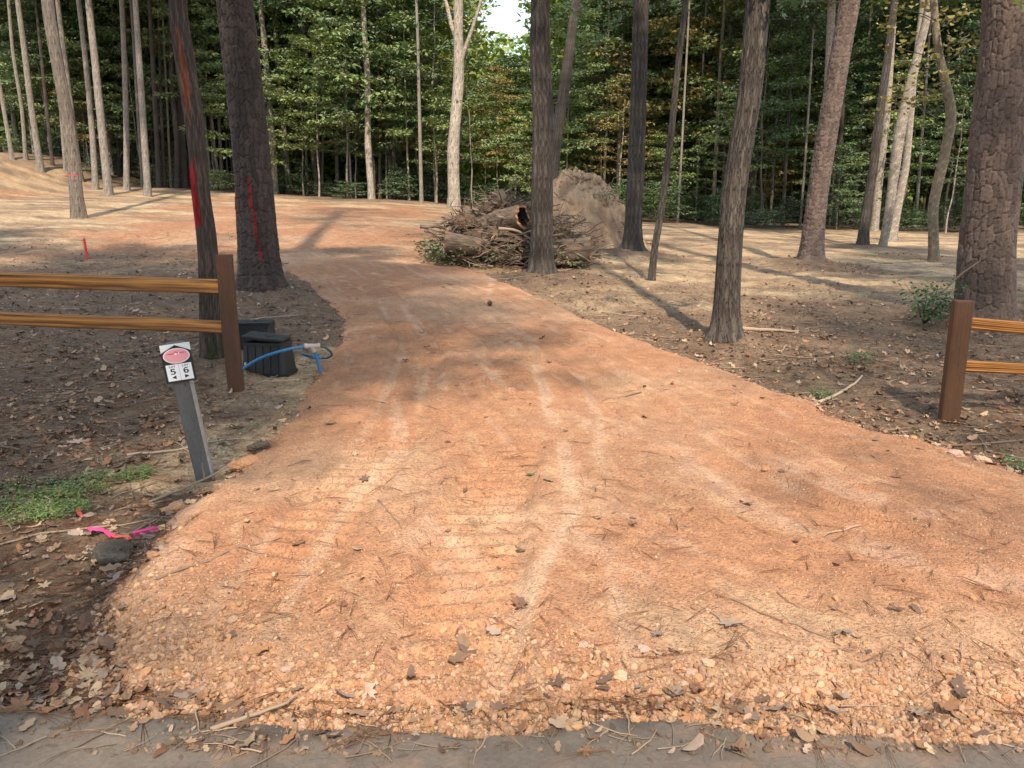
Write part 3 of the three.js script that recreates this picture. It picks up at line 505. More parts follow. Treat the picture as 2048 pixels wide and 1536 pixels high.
heroTree('N', 'hardwood_tree', 'pale trunk just behind the slim dark tree and pale twin trunks', { H: 18, seg: 20, crown: ['tall', 'mid', 0.9, 0] });
heroTree('H2', 'hardwood_tree', 'pale trunk half hidden behind the reddish pine', { H: 19, seg: 20, crown: ['oakB', 'mid', 0.9, 0] });
{
  const spotText = (a) => [[-0.6, 'by the photo left edge'], [-0.5, 'past the leaning grey tree'], [-0.41, 'between slope trunks and scarred tree'], [-0.33, 'between scarred tree and plated pine'], [-0.24, 'just past the plated pine'], [-0.12, 'over the orange clearing'], [-0.04, 'near the thick bright tree'], [0.04, 'over the brush pile'], [0.14, 'over the dirt mound'], [0.24, 'just past the dirt mound'], [0.34, 'beside the grey furrowed tree'], [0.44, 'beside the reddish pine'], [0.54, 'behind the pale twin trunks'], [0.62, 'near the crooked brown sapling'], [9, 'by the photo right edge']].find((q) => a < q[0])[1];
  const kinds = { pale: 'pale slim', grey: 'grey', dark: 'dark', bright: 'bright pale' };
  const ord = ['first', 'second', 'third', 'fourth', 'fifth', 'sixth', 'seventh', 'eighth', 'ninth', 'tenth', 'eleventh', 'twelfth', 'thirteenth', 'fourteenth', 'fifteenth', 'sixteenth', 'seventeenth', 'eighteenth', 'nineteenth', 'twentieth'];
  const list = FAR.map((f) => ({ f, a: f[1] / -f[2] })).sort((p, q) => p.a - q.a), count = {};
  const zoneOf = (a) => a < -0.42 ? 'west' : a < -0.02 ? 'mid' : 'east';
  const zoneText = { west: 'behind the sandy slope, counted from the photo left edge', mid: 'beyond the orange clearing, counted from the plated pine', east: 'at the wood edge beyond the dirt mound, counted from it' };
  const crowns = ['tall', 'oakB', 'tall', 'oakA', 'tall'], leaves = ['mid', 'deep', 'mid', 'light', 'deep'];
  list.forEach(({ f, a }, i) => {
    const [k, x, z, r, lean] = f, zn = zoneOf(a), n = (count[zn + k] = (count[zn + k] || 0) + 1);
    let lab = `${kinds[k]} trunk ${zoneText[zn]}, ${ord[n - 1]} such`;
    if (r > 0.28) lab = 'thick bright pale tree at the clearing edge beside the brush pile';
    if (k === 'grey' && r > 0.2) lab = 'leaning grey tree standing out on the sandy slope with a red ring';
    const t = woodTree('forest_tree', lab, 'trees along the edge of the wood', x, z, r * 1.0, lean, k, Math.abs(x + 0.03 * z) < 5 ? 'tall' : crowns[i % 5], leaves[(i * 3 + (r > 0.15 ? 1 : 0)) % 5], Math.abs(x) < 1 ? 0.42 : 1 + 0.25 * hash(i, 3), i);
    if (r > 0.28) for (const [px, py] of [[-0.5, 9], [0.4, 8]]) { const R = RNG(py * 9), lim = part('branch', tube(wobble(V3(0, py - 2, 0), V3(px * 5, py + 3.4, 0.5), 6, 0.05, R), [0.11, 0.1, 0.08, 0.07, 0.05, 0.04, 0.02], 6, false), M.bright, t); }
    if (k === 'grey' && r > 0.2) part('ribbon', new THREE.CylinderGeometry(0.222, 0.224, 0.02, 20, 1, true).translate(0.01, 1.3, 0), std({ color: new THREE.Color().setRGB(0.55, 0.03, 0.05), side: THREE.DoubleSide }), t);
  });
  // deeper trees whose trunks still show between the front ones
  const R = RNG(4242), near = [];
  for (let i = 0, n = 0; n < 70 && i < 900; i++) {
    const D = 42 + R() * 20, x = (R() - 0.5) * 1.5 * D; if (Math.abs(x + 0.2) < 4.2 * (D / 45)) continue; if (near.some(([a, b]) => Math.hypot(a - x, b - D) < 2.6)) continue; near.push([x, D]); n++;
    const r = 0.06 + R() * R() * 0.16, k = ['dark', 'grey', 'pale', 'dark', 'grey'][n % 5];
    woodTree('forest_tree', `${k === 'dark' ? 'dark' : k === 'grey' ? 'grey' : 'pale'} slender tree deep in the wood, seen ${spotText(x / D)}`, 'trees deep in the wood', x, -D, r, (R() - 0.5) * 0.08, k, ['oakC', 'oakC', 'oakA', 'oakC'][n % 4], ['mid', 'mid', 'deep', 'light', 'light', 'mid'][n % 6], 0.95 + 0.35 * R(), n + 7);
  }
  // understorey: layered saplings and shrubs along the edge
  const lv = ['mid', 'light', 'mid', 'light', 'mid', 'mid', 'gold', 'light'];
  const spots = [[-1.9, 37.5, 1.0, 'dogB', 'light'], [0.9, 36, 0.9, 'dogA', 'light'], [2.6, 38, 1.1, 'dogC', 'light'], [-3.9, 39.5, 0.8, 'dogB', 'light'], [4.9, 37, 0.9, 'dogB', 'gold'], [9.5, 35, 0.8, 'dogB', 'light'], [14, 33.4, 0.75, 'dogA', 'mid'], [11.5, 36, 1.1, 'dogC', 'mid'], [18.5, 33, 0.9, 'dogB', 'mid'], [21.5, 32, 1, 'dogC', 'mid'], [-24.5, 42, 1, 'dogB', 'mid'], [-0.8, 43, 0.8, 'dogC', 'gold'], [1.0, 47, 0.85, 'dogC', 'light'], [-1.7, 50, 0.85, 'dogC', 'light'], [-14.5, 41.5, 1.3, 'dogC', 'mid'], [-16.5, 43, 1.4, 'dogC', 'light'], [-18.5, 44, 1.3, 'dogC', 'mid'], [-20, 42.5, 1.2, 'dogB', 'mid'], [-13, 43, 1.5, 'dogC', 'mid'], [-11, 45, 1.5, 'dogC', 'light'], [-23, 44, 1.4, 'dogC', 'mid'], [-26, 43, 1.3, 'dogC', 'mid'], [7, 36.5, 0.8, 'dogA', 'light'], [16.6, 34.5, 1, 'dogB', 'light']];
  for (let i = 0; i < 130; i++) { const D = 39 + R() * R() * 17, x = (R() - 0.5) * 1.5 * D; if (Math.abs(x) < 0.075 * D) continue; spots.push([x, Math.max(D, x < -14 ? 41 + R() * 8 : 0), 0.8 + R() * 0.85, ['dogA', 'dogB', 'dogC', 'dogB', 'dogC'][i % 5], lv[Math.floor(R() * 8)]]); }
  spots.forEach(([x, D, s, k, l], i) => sapling('understory_tree', { light: 'young yellow green tree', mid: 'young mid green tree', deep: 'young dark green tree', gold: 'young tree turning golden' }[l] + (D < 42 ? ' at the wood edge, seen ' : ' inside the wood, seen ') + spotText(x / D), 'understory trees, ' + l, x, -D, s, k, l, i));
  for (let i = 0; i < 70; i++) {
    const a = -0.72 + 1.44 * (i + R()) / 70, D0 = a > 0.12 ? 33.5 : a < -0.42 ? 41.5 : 38.5, D = D0 + R() * 5, x = a * D;
    const l = ['mid', 'light', 'deep', 'mid'][Math.floor(R() * 4)], t = thing('shrub', 'low leafy shrub at the foot of the wood, seen ' + spotText(a), 'shrub', [x, gnd(x, D) - 0.03, -D], 'shrubs along the foot of the wood'); t.rotation.y = R() * 6.3; t.scale.set(0.8 + R() * 0.8, 0.5 + R() * 0.7, 0.8 + R() * 0.8);
    part('stems', CROWN.shrub.limbs, M.grey, t); part('foliage', CROWN.shrub.leaves, LEAF[l], t, 'stuff');
  }
  // trees behind the viewer, whose crowns shade the drive and the road
  const BACK = [[-1.2, -1.8, 'oakB', 1.0], [-6.5, 2.5, 'oakA', 1.0], [-9, -4.5, 'oakB', 1.0], [-2.8, -6, 'thin', 1.0], [-5, -11, 'thin', 1.05], [0.5, -15, 'thin', 1.0], [6.5, -6.5, 'thin', 1.0], [8.5, -3.5, 'thin', 1.0], [6.5, -13, 'thin', 1.0], [-3.8, -1.2, 'oakA', 0.95], [12.5, -9, 'oakA', 1.0], [-12, -12, 'oakB', 1.1], [10.5, 2.5, 'oakB', 0.9], [-11.5, 4, 'oakB', 0.95], [13, 7, 'oakB', 0.95]];
  BACK.forEach(([x, D, c, H], i) => woodTree('canopy_tree', 'tall tree standing outside the picture whose crown shades the drive', 'shade trees beside the road', x, -D, 0.16 + 0.05 * (i % 3), 0, i % 2 ? 'grey' : 'dark', c, i % 3 ? 'mid' : 'deep', H, i + 40));
  // the far wood closing the view, one mass
  const B = new LeafB(), Q = RNG(77); sprayLeaves(B, Q, V3(0, 0, 0), 0.95, 0.5, 50, 0.34, 2.8, 1); const list2 = [];
  for (let i = 0; i < 26000; i++) {
    const D = 52 + Q() * 44, x = (Q() - 0.5) * 1.75 * D, y = macro(x, D) + 0.2 + 27 * Math.pow(Q(), 1.25); if (Math.abs(x + 0.1) < D * (0.043 + 0.06 * (fbm(y * 0.45, D * 0.4 + (x > 0 ? 50 : 0), 2, 3) - 0.5)) && y > 1.6 + D * (0.165 + 0.08 * (n2(x * 0.6, D * 0.4, 4) - 0.3))) continue;
    const v = 1.0 + 0.8 * fbm(x * 0.15, y * 0.2 + D * 0.1, 2, 99), yl = n2(x * 0.2, y * 0.3, 98); list2.push([xf(x, y, -D, (Q() - 0.5) * 0.8, Q() * 6.3, (Q() - 0.5) * 0.8, 0.9 + Q() * 0.9), [v * (0.75 + 0.6 * yl), v, v * 0.9]]);  // clump tint raised to imitate aerial haze and lift the dark gaps
  }
  stuff('far_wood', B.geo(), LEAF.light, list2, 'dense green wood closing the view behind the trees', 'wood');
  const tl = []; for (let i = 0; i < 190; i++) { const D = 55 + Q() * 38; let x = (Q() - 0.5) * 1.6 * D; if (Math.abs(x) < 0.05 * D) x += 0.12 * D; const r = 0.08 + 0.14 * Q(), v = 0.6 + Q() * 1.6; tl.push([xf(x, macro(x, D) - 0.2, -D, 0, Q() * 6.3, (Q() - 0.5) * 0.08, r, 1.3, r), [v, v * 0.95, v * 0.9]]); }
  stuff('far_trunks', TRUNK[2], M.dark, tl, 'mass of distant trunks dim in the depth of the wood', 'wood');
}
// ---------------------------------------------------------------- fences
const MW = {
  rail: std({ color: new THREE.Color().setRGB(0.54, 0.235, 0.05), map: GRAIN.map, bumpMap: GRAIN.bump, bumpScale: 0.006, roughness: 0.6 }),
  post: std({ color: new THREE.Color().setRGB(0.1, 0.043, 0.017), map: FINE.map, bumpMap: GRAIN.bump, bumpScale: 0.008, roughness: 0.65 }),
};
function railGeo(L, w, h, seed, notch) {                          // split rail: ledges and a checked seam run along it
  const sec = [[-0.5, -0.42], [-0.3, -0.5], [0.35, -0.5], [0.5, -0.36], [0.5, -0.14], [0.42, -0.1 - notch], [0.5, 0.02], [0.49, 0.16], [0.38, 0.22], [0.4, 0.36], [0.24, 0.5], [-0.3, 0.47], [-0.5, 0.34]], n = 36, pos = [], idx = [], uv = [], S = sec.length;
  for (let i = 0; i <= n; i++) { const t = i / n, x = t * L, tw = (fbm(t * 3, seed, 2, 7) - 0.5) * 0.5, by = (fbm(t * 2.2, seed + 4, 2, 8) - 0.5) * 0.05, k = 0.9 + 0.25 * fbm(t * 6, seed + 9, 2, 9);
    for (let j = 0; j <= S; j++) { const [a, b] = sec[j % S], q = 1 + 0.16 * (n2(t * 9, j % S, seed) - 0.5), z = a * w * k * q, y = b * h * k * q; pos.push(x, by + y * Math.cos(tw) - z * Math.sin(tw), y * Math.sin(tw) + z * Math.cos(tw)); uv.push(j / S * 1.6, x * 0.55 + seed); } }
  for (let i = 0; i < n; i++) for (let j = 0; j < S; j++) { const p = i * (S + 1) + j, q = p + S + 1; idx.push(p, q, p + 1, p + 1, q, q + 1); }
  for (const e of [0, n]) { const c = pos.length / 3; let my = 0, mz = 0; for (let j = 0; j < S; j++) { my += pos[(e * (S + 1) + j) * 3 + 1] / S; mz += pos[(e * (S + 1) + j) * 3 + 2] / S; } pos.push(e / n * L, my, mz); uv.push(0.3, seed); for (let j = 0; j < S; j++) { const p = e * (S + 1) + j; e ? idx.push(c, p + 1, p) : idx.push(c, p, p + 1); } }
  const g = geoFrom(pos, idx, null, uv).toNonIndexed(); g.computeVertexNormals(); return g;
}
function postGeo(H, w, d, seed) {                                 // sawn post, eased arrises, slightly domed top
  const s = new THREE.Shape(), b = 0.012, a = w / 2, c = d / 2; s.moveTo(-a + b, -c); s.lineTo(a - b, -c); s.lineTo(a, -c + b); s.lineTo(a, c - b); s.lineTo(a - b, c); s.lineTo(-a + b, c); s.lineTo(-a, c - b); s.lineTo(-a, -c + b); s.closePath();
  const g = new THREE.ExtrudeGeometry(s, { depth: H - 0.01, steps: 14, bevelEnabled: true, bevelThickness: 0.01, bevelSize: 0.006, bevelOffset: -0.006, bevelSegments: 2 }); g.rotateX(-Math.PI / 2);
  const P = g.attributes.position, U = g.attributes.uv; for (let i = 0; i < P.count; i++) { const y = P.getY(i), x = P.getX(i), z = P.getZ(i); P.setX(i, x * (1 + 0.03 * (n2(y * 3, 2, seed) - 0.5)) + 0.008 * Math.sin(y * 2.2 + seed)); U.setXY(i, (x + z) * 2.4, y * 0.6 + seed * 0.3); }
  g.computeVertexNormals(); return g;
}
{
  const x = -2.41, D = 6.49, y = gnd(x, D), t = thing('split_rail_fence', 'two amber rails joined to a dark brown post, behind the lot sign', 'fence', [x, y, -D]);
  const p = part('post', postGeo(1.45, 0.128, 0.105, 3), MW.post, t); p.position.y = -0.27; p.rotation.set(0, 0.18, 0.012);
  const a = part('rail', railGeo(4.6, 0.09, 0.12, 2, 0.22), MW.rail, t); a.position.set(-0.045, 0.915, 0.0); a.rotation.set(0, Math.PI - 0.0, 0); a.rotation.z = 0.038;
  const b = part('rail', railGeo(4.6, 0.085, 0.105, 5, 0.05), MW.rail, t); b.position.set(-0.045, 0.55, 0.0); b.rotation.set(0, Math.PI, 0); b.rotation.z = 0.047;
}
{
  const x = 3.435, D = 5.79, y = gnd(x, D), t = thing('split_rail_fence', 'dark brown post with two amber rails in front of the huge plated pine', 'fence', [x, y, -D]);
  const p = part('post', postGeo(1.22, 0.13, 0.115, 8), MW.post, t); p.position.y = -0.27; p.rotation.set(0, -0.22, -0.012);
  const a = part('rail', railGeo(3.6, 0.085, 0.092, 11, 0.12), MW.rail, t); a.position.set(0.05, 0.79, 0); a.rotation.z = -0.1;
  const b = part('rail', railGeo(3.6, 0.085, 0.088, 14, 0.1), MW.rail, t); b.position.set(0.05, 0.445, 0); b.rotation.z = -0.045;
}
// ---------------------------------------------------------------- lot sign on a grey timber post
{
  const x = -1.94, D = 4.56, t = thing('lot_sign', 'leaning grey timber post with a black and white lot number sign', 'sign', [x, gnd(x, D), -D]); t.rotation.set(0.0, 0.28, 0.108);
  const paint = std({ vertexColors: true, map: FINE.map, bumpMap: GRAIN.bump, bumpScale: 0.003, roughness: 0.75 });
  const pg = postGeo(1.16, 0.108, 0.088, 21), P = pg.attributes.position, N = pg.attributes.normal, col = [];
  for (let i = 0; i < P.count; i++) { const side = N.getX(i) > 0.7, v = side ? 0.34 : 0.12; const w = fbm(P.getX(i) * 30, P.getY(i) * 4, 2, 6); col.push(v * (0.8 + 0.4 * w), v * (side ? 0.94 : 1.02) * (0.8 + 0.4 * w), v * (side ? 0.88 : 1.02) * (0.8 + 0.4 * w)); if (!side && 0) col.pop(); }  // right face coloured lighter and warmer than the other faces
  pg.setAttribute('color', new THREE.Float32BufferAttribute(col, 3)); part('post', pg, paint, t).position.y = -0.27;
  const flat = (c, r = 0.5) => std({ color: new THREE.Color().setRGB(...c), roughness: r });
  const s0 = part('sign_plate', new THREE.BoxGeometry(0.168, 0.226, 0.008), flat([0.82, 0.83, 0.82]), t); s0.position.set(-0.003, 0.775, 0.051);
  const sh = new THREE.Shape(); sh.moveTo(-0.0845, -0.119); sh.lineTo(0.0845, -0.119); sh.lineTo(0.0845, 0.064); sh.lineTo(0, 0.106); sh.lineTo(-0.0845, 0.064); sh.closePath();
  const s1 = part('black_panel', new THREE.ExtrudeGeometry(sh, { depth: 0.004, bevelEnabled: true, bevelThickness: 0.001, bevelSize: 0.001, bevelSegments: 1 }), flat([0.02, 0.02, 0.022], 0.35), s0); s1.position.set(0, 0, 0.0055);
  const canvas = (w, h, draw) => { const c = document.createElement('canvas'); c.width = w; c.height = h; draw(c.getContext('2d')); const k = new THREE.CanvasTexture(c); k.colorSpace = THREE.SRGBColorSpace; return k; };
  const et = canvas(512, 320, (q) => {
    q.fillStyle = '#fbf2f3'; q.fillRect(0, 0, 512, 320); q.fillStyle = '#f2a5ad'; q.beginPath(); q.ellipse(256, 160, 238, 144, 0, 0, 7); q.fill();
    q.fillStyle = '#e0606c'; q.beginPath(); q.moveTo(60, 120); q.lineTo(120, 96); q.lineTo(200, 98); q.lineTo(256, 62); q.lineTo(330, 98); q.lineTo(400, 88); q.lineTo(462, 112); q.lineTo(330, 122); q.lineTo(256, 108); q.lineTo(180, 128); q.closePath(); q.fill();
    q.fillStyle = '#fff6f4'; q.beginPath(); q.ellipse(246, 122, 26, 22, 0, 0, 7); q.fill(); q.beginPath(); q.ellipse(308, 112, 12, 22, 0.2, 0, 7); q.fill();
  });
  const eg = new THREE.CircleGeometry(1, 48); eg.scale(0.075, 0.046, 1); const em = part('emblem', eg, std({ map: et, roughness: 0.45 }), s0); em.position.set(0, 0.042, 0.0118);
  const num = (n, dir) => canvas(256, 448, (q) => {
    q.fillStyle = '#f4f6f8'; q.fillRect(0, 0, 256, 448); q.fillStyle = '#3c3f45'; q.textAlign = 'center'; q.font = 'bold 74px sans-serif'; q.fillText('LOT', 128, 82);
    q.fillStyle = '#17191c'; q.font = 'bold 220px sans-serif'; q.fillText(n, 128, 270); q.beginPath(); const k = dir * 44; q.moveTo(128 + k, 352); q.lineTo(128 - k, 300); q.lineTo(128 - k, 404); q.closePath(); q.fill();
  });
  for (const [n, dx, dir] of [['5', -0.0365, -1], ['6', 0.0365, 1]]) { const m = part('number_panel', new THREE.BoxGeometry(0.0715, 0.1, 0.002), std({ map: num(n, dir), roughness: 0.4 }), s0); m.position.set(dx, -0.058, 0.0122); m.userData.label = 'white panel reading LOT ' + n; }
  const sc = part('screw', new THREE.SphereGeometry(0.005, 8, 6).scale(1, 1, 0.5), std({ color: 0x2a2a2a, roughness: 0.4, metalness: 0.8 }), s0); sc.position.set(0, 0.094, 0.0108);
}
// ---------------------------------------------------------------- water meter boxes and pipe
const plastic = std({ color: new THREE.Color().setRGB(0.016, 0.017, 0.019), roughness: 0.5 });
function meterBox(label, x, D, turn, ajar) {
  const t = thing('meter_box', label, 'box', [x, gnd(x, D) - 0.02, -D], 'black meter boxes'); t.rotation.y = turn;
  const ring = (hw, hd, r, n = 6) => { const o = []; for (const [sx, sz, a0] of [[1, 1, 0], [-1, 1, 1], [-1, -1, 2], [1, -1, 3]]) for (let k = 0; k <= n; k++) { const a = (a0 + k / n) * Math.PI / 2; o.push([sx * (hw - r) + Math.cos(a) * r, sz * (hd - r) + Math.sin(a) * r]); } return o; };
  const loft = (levels) => { const pos = [], idx = [], S = 28; levels.forEach(([y, hw, hd, r]) => ring(hw, hd, r).forEach(([a, b]) => pos.push(a, y, b))); for (let i = 0; i < levels.length - 1; i++) for (let j = 0; j < S; j++) { const p = i * S + j, q = i * S + (j + 1) % S; idx.push(p, p + S, q, q, p + S, q + S); } const g = geoFrom(pos, idx).toNonIndexed(); g.computeVertexNormals(); return g; };
  part('body', loft([[0.0, 0.235, 0.165, 0.06], [0.03, 0.238, 0.168, 0.06], [0.032, 0.222, 0.152, 0.05], [0.29, 0.196, 0.126, 0.035], [0.292, 0.205, 0.135, 0.035], [0.32, 0.205, 0.135, 0.035], [0.32, 0.19, 0.12, 0.03], [0.05, 0.2, 0.13, 0.03]]), plastic, t);
  for (const s of [-1, 1]) for (let k = -2; k <= 2; k++) { const r = part('rib', new THREE.BoxGeometry(0.012, 0.25, 0.012), plastic, t); r.position.set(k * 0.075, 0.16, s * 0.143); r.rotation.x = -s * 0.1; }
  const lid = part('lid', mergeGeometries([loft([[0, 0.0, 0.0, 0], [0, 0.2, 0.13, 0.03], [0.022, 0.202, 0.132, 0.03], [0.03, 0.19, 0.12, 0.025], [0.026, 0.17, 0.1, 0.02], [0.03, 0, 0, 0]])]), plastic, t); lid.position.set(0, 0.322, 0); if (ajar) { lid.rotation.set(0.03, 0.06, -0.1); lid.position.set(-0.012, 0.345, 0.0); }
  const cover = part('reader_cap', new THREE.CylinderGeometry(0.045, 0.05, 0.014, 20), plastic, lid); cover.position.set(0.03, 0.032, 0);
  if (ajar) { const m = part('sticker', new THREE.BoxGeometry(0.03, 0.024, 0.002), std({ color: 0xdddddd }), t); m.position.set(-0.165, 0.12, 0.146); m.rotation.x = -0.1; const d = part('sticker_print', new THREE.BoxGeometry(0.012, 0.009, 0.001), plastic, m); d.position.z = 0.0015; }
  return t;
}
meterBox('black plastic meter box with lid ajar beside the blue pipe', -2.345, 7.2, -0.12, true);
meterBox('black plastic meter box with closed lid, the farther of the pair', -2.73, 7.95, 0.1, false);
{
  const blue = std({ color: new THREE.Color().setRGB(0.03, 0.19, 0.42), roughness: 0.4 }), white = std({ color: new THREE.Color().setRGB(0.6, 0.5, 0.42), roughness: 0.55 }), y0 = gnd(-2.2, 7);
  const t = thing('water_pipe', 'bent bright blue plastic water pipe with a pale tee fitting', 'pipe', [-2.2, y0, -6.95]);
  const P = (l) => l.map(([x, y, z]) => V3(x + 2.2, y - y0, z + 6.95)), sm = (l, n) => new THREE.CatmullRomCurve3(P(l)).getPoints(n), r = 0.0135;
  const mk = (nm, l, m, rr = r) => { const p = sm(l, 24); return part(nm, tube(p, p.map(() => rr), 10), m, t); };
  mk('pipe', [[-2.56, 0.17, -6.9], [-2.48, 0.235, -6.88], [-2.31, 0.335, -6.86], [-2.07, 0.41, -6.88], [-1.9, 0.43, -6.95]], blue);
  mk('pipe', [[-1.85, 0.40, -6.98], [-1.83, 0.32, -6.99], [-1.8, 0.17, -7.0]], blue, 0.015);
  mk('pipe', [[-2.02, 0.3, -7.25], [-1.9, 0.28, -7.22], [-1.76, 0.29, -7.12], [-1.7, 0.34, -7.05], [-1.74, 0.41, -6.99], [-1.83, 0.435, -6.97]], std({ color: new THREE.Color().setRGB(0.06, 0.10, 0.13), roughness: 0.45 }), 0.011);
  mk('pipe', [[-2.05, 0.3, -7.3], [-1.95, 0.275, -7.24], [-1.82, 0.28, -7.16]], blue, 0.0125);
  const f = part('tee_fitting', mergeGeometries([tube(P([[-1.92, 0.432, -6.95], [-1.79, 0.43, -6.98]]), [0.021, 0.021], 12), tube(P([[-1.86, 0.43, -6.965], [-1.845, 0.375, -6.98]]), [0.021, 0.021], 12), tube(P([[-1.925, 0.432, -6.949], [-1.9, 0.432, -6.955]]), [0.025, 0.025], 12), tube(P([[-1.812, 0.43, -6.975], [-1.787, 0.43, -6.981]]), [0.025, 0.025], 12)]), white, t);
}
// ---------------------------------------------------------------- survey stakes and flagging tape
const hot = std({ color: new THREE.Color().setRGB(0.75, 0.05, 0.06), roughness: 0.6 }), pink = std({ color: new THREE.Color().setRGB(0.8, 0.06, 0.25), roughness: 0.5, side: THREE.DoubleSide }), coral = std({ color: new THREE.Color().setRGB(0.75, 0.12, 0.09), roughness: 0.5, side: THREE.DoubleSide });
function stake(label, x, D, h, w) { const t = thing('survey_stake', label, 'stake', [x, gnd(x, D), -D], 'survey stakes'); const s = new THREE.Shape(); s.moveTo(-w / 2, -0.06); s.lineTo(w / 2, -0.06); s.lineTo(w / 2, h * 0.93); s.lineTo(0, h); s.lineTo(-w / 2, h * 0.93); s.closePath(); part('lath', new THREE.ExtrudeGeometry(s, { depth: 0.012, bevelEnabled: true, bevelThickness: 0.002, bevelSize: 0.002, bevelSegments: 1 }), hot, t); const k = part('tape', new THREE.TorusGeometry(w * 0.62, 0.008, 6, 16).rotateX(Math.PI / 2), hot, t); k.position.set(0, h * 0.5, 0.006); t.rotation.z = 0.03; return t; }
stake('red survey stake standing on the sandy slope above the amber fence', -8.6, 15.55, 0.43, 0.042);
stake('small orange survey stake at the foot of the far wood', -8.6, 41.2, 0.55, 0.07);
function tapePiece(label, mat, x, D, pts, w) { const y = top(x, D), g = gridGeo(pts.length, 3, (i, j) => { const [a, b] = pts[i], n = pts[Math.min(i + 1, pts.length - 1)], p = pts[Math.max(0, i - 1)], dx = n[0] - p[0], dz = n[1] - p[1], l = Math.hypot(dx, dz), o = (j - 1) * w / 2; const X = a - dz / l * o, Z = b + dx / l * o; return [X, top(x + X, D - Z) - y + 0.012 + 0.014 * Math.abs(Math.sin(i * 1.9 + j)), Z, 0, 0, 1, 1, 1]; }); return single('flagging_tape', g, mat, label, 'tape', [x, y, -D], 'flagging tape on the ground'); }
tapePiece('crumpled hot pink flagging tape lying beside the dark clod', pink, -2.12, 3.66, [[-0.07, -0.02], [-0.03, 0.01], [0.0, 0.0], [0.04, 0.02], [0.08, 0.04]], 0.035);
tapePiece('coral flagging tape tied on from the hot pink piece', coral, -2.02, 3.62, [[-0.03, 0], [0.0, 0.01], [0.05, 0.0], [0.09, 0.05], [0.075, 0.1]], 0.025);
tapePiece('narrow coral strip of tape near the green weeds', coral, -2.36, 3.9, [[-0.05, -0.08], [-0.03, -0.03], [0, 0.01], [0.03, 0.05], [0.05, 0.06]], 0.022);
{ const t = thing('stake_stub', 'hot pink painted stake stub with a bare wood end lying by the drive', 'stake', [-1.9, top(-1.9, 3.68) + 0.012, -3.68]); t.rotation.set(0, 0.5, 0.06); const a = part('painted_length', new THREE.BoxGeometry(0.12, 0.022, 0.03), pink, t), b = part('bare_end', new THREE.CylinderGeometry(0.015, 0.016, 0.035, 10).rotateZ(Math.PI / 2), std({ color: new THREE.Color().setRGB(0.66, 0.5, 0.25) }), t); b.position.x = 0.075; }
const pebG = (() => { const g = new THREE.IcosahedronGeometry(1, 1), P = g.attributes.position; for (let i = 0; i < P.count; i++) { const v = V3().fromBufferAttribute(P, i), k = 0.5 + 0.95 * n3(v.x * 1.5 + 4, v.y * 1.3 + 4, v.z * 1.3 + 4, 7); P.setXYZ(i, v.x * k, v.y * k * 0.72, v.z * k); } g.computeVertexNormals(); return g; })();
// ---------------------------------------------------------------- dirt mound
{
  const cx = 2.05, cd = 21.2, y0 = gnd(cx, cd), t = thing('dirt_mound', 'tall rounded heap of reddish brown soil behind the brush pile', 'mound', [cx, y0, -cd]);
  part('soil', gridGeo(110, 150, (i, j) => {
    const q = i / 109, a = j / 149 * Math.PI * 2, rr = q * 2.0, x = Math.cos(a) * rr * 0.9, z = Math.sin(a) * rr, n = fbm(x * 1.4 + 9, z * 1.4, 4, 301), f = fbm(x * 6, z * 6, 3, 302), h0 = Math.pow(Math.max(0, 1 - (Math.hypot(x + 0.25, z * 0.95) / 1.75) ** 2), 0.95);
    const h = 1.82 * h0 * (0.82 + 0.36 * n) + 0.3 * (f - 0.5) + 0.2 * (fbm(x * 15, z * 17, 2, 304) - 0.5) - 0.25 * ss(0.85, 1, q); const c = mix3([0.56, 0.37, 0.235], [0.38, 0.235, 0.15], ss(0.42, 0.68, fbm(x * 3, z * 3, 3, 303))), k = 0.8 + 0.4 * f;
    return [x, h, z, x / 1.2, (z + h) / 1.2, c[0] * k, c[1] * k, c[2] * k];
  }, true), M.drive, t);
  const R = RNG(66), hAt = (x, z) => 1.82 * Math.pow(Math.max(0, 1 - (Math.hypot(x + 0.25, z * 0.95) / 1.75) ** 2), 0.95) * (0.82 + 0.36 * fbm(x * 1.4 + 9, z * 1.4, 4, 301));
  const rootM = std({ color: new THREE.Color().setRGB(0.16, 0.105, 0.075) });
  for (let i = 0; i < 16; i++) { const a = R() * 6.3, r = R() * 1.3, x = Math.cos(a) * r, z = Math.abs(Math.sin(a) * r), L = 0.3 + R() * 0.6, b = R() * 6.3, p = wobble(V3(x, hAt(x, z) - 0.02, z), V3(x + Math.cos(b) * L, hAt(x, z) + 0.1 + 0.25 * R(), z + Math.sin(b) * L * 0.6), 6, 0.16, R); part('root', tube(p, p.map((_, k) => 0.014 * (1 - k / 8)), 5), rootM, t); }
  const clods = []; for (let i = 0; i < 170; i++) { const a = R() * Math.PI, r = 0.3 + R() * 1.7, x = Math.cos(a) * r, z = Math.sin(a) * r; const g = pebG.clone(); g.deleteAttribute('uv'); const s = 0.015 + R() * R() * 0.06; g.scale(s, s, s); g.rotateY(R() * 6); g.translate(x, hAt(x, z) + 0.01, z); clods.push(g); }
  part('clods', mergeGeometries(clods), std({ color: new THREE.Color().setRGB(0.36, 0.22, 0.145) }), t, 'stuff');
  const B = new LeafB(); for (let i = 0; i < 7; i++) sprayLeaves(B, R, V3(0.2 + R() * 1.0, 1.35 - R() * 0.3, 0.5 + R() * 0.4), 0.25, 0.3, 22, 0.08, 2, 0.9); part('sprigs', B.geo(), LEAF.mid, t, 'stuff');
}
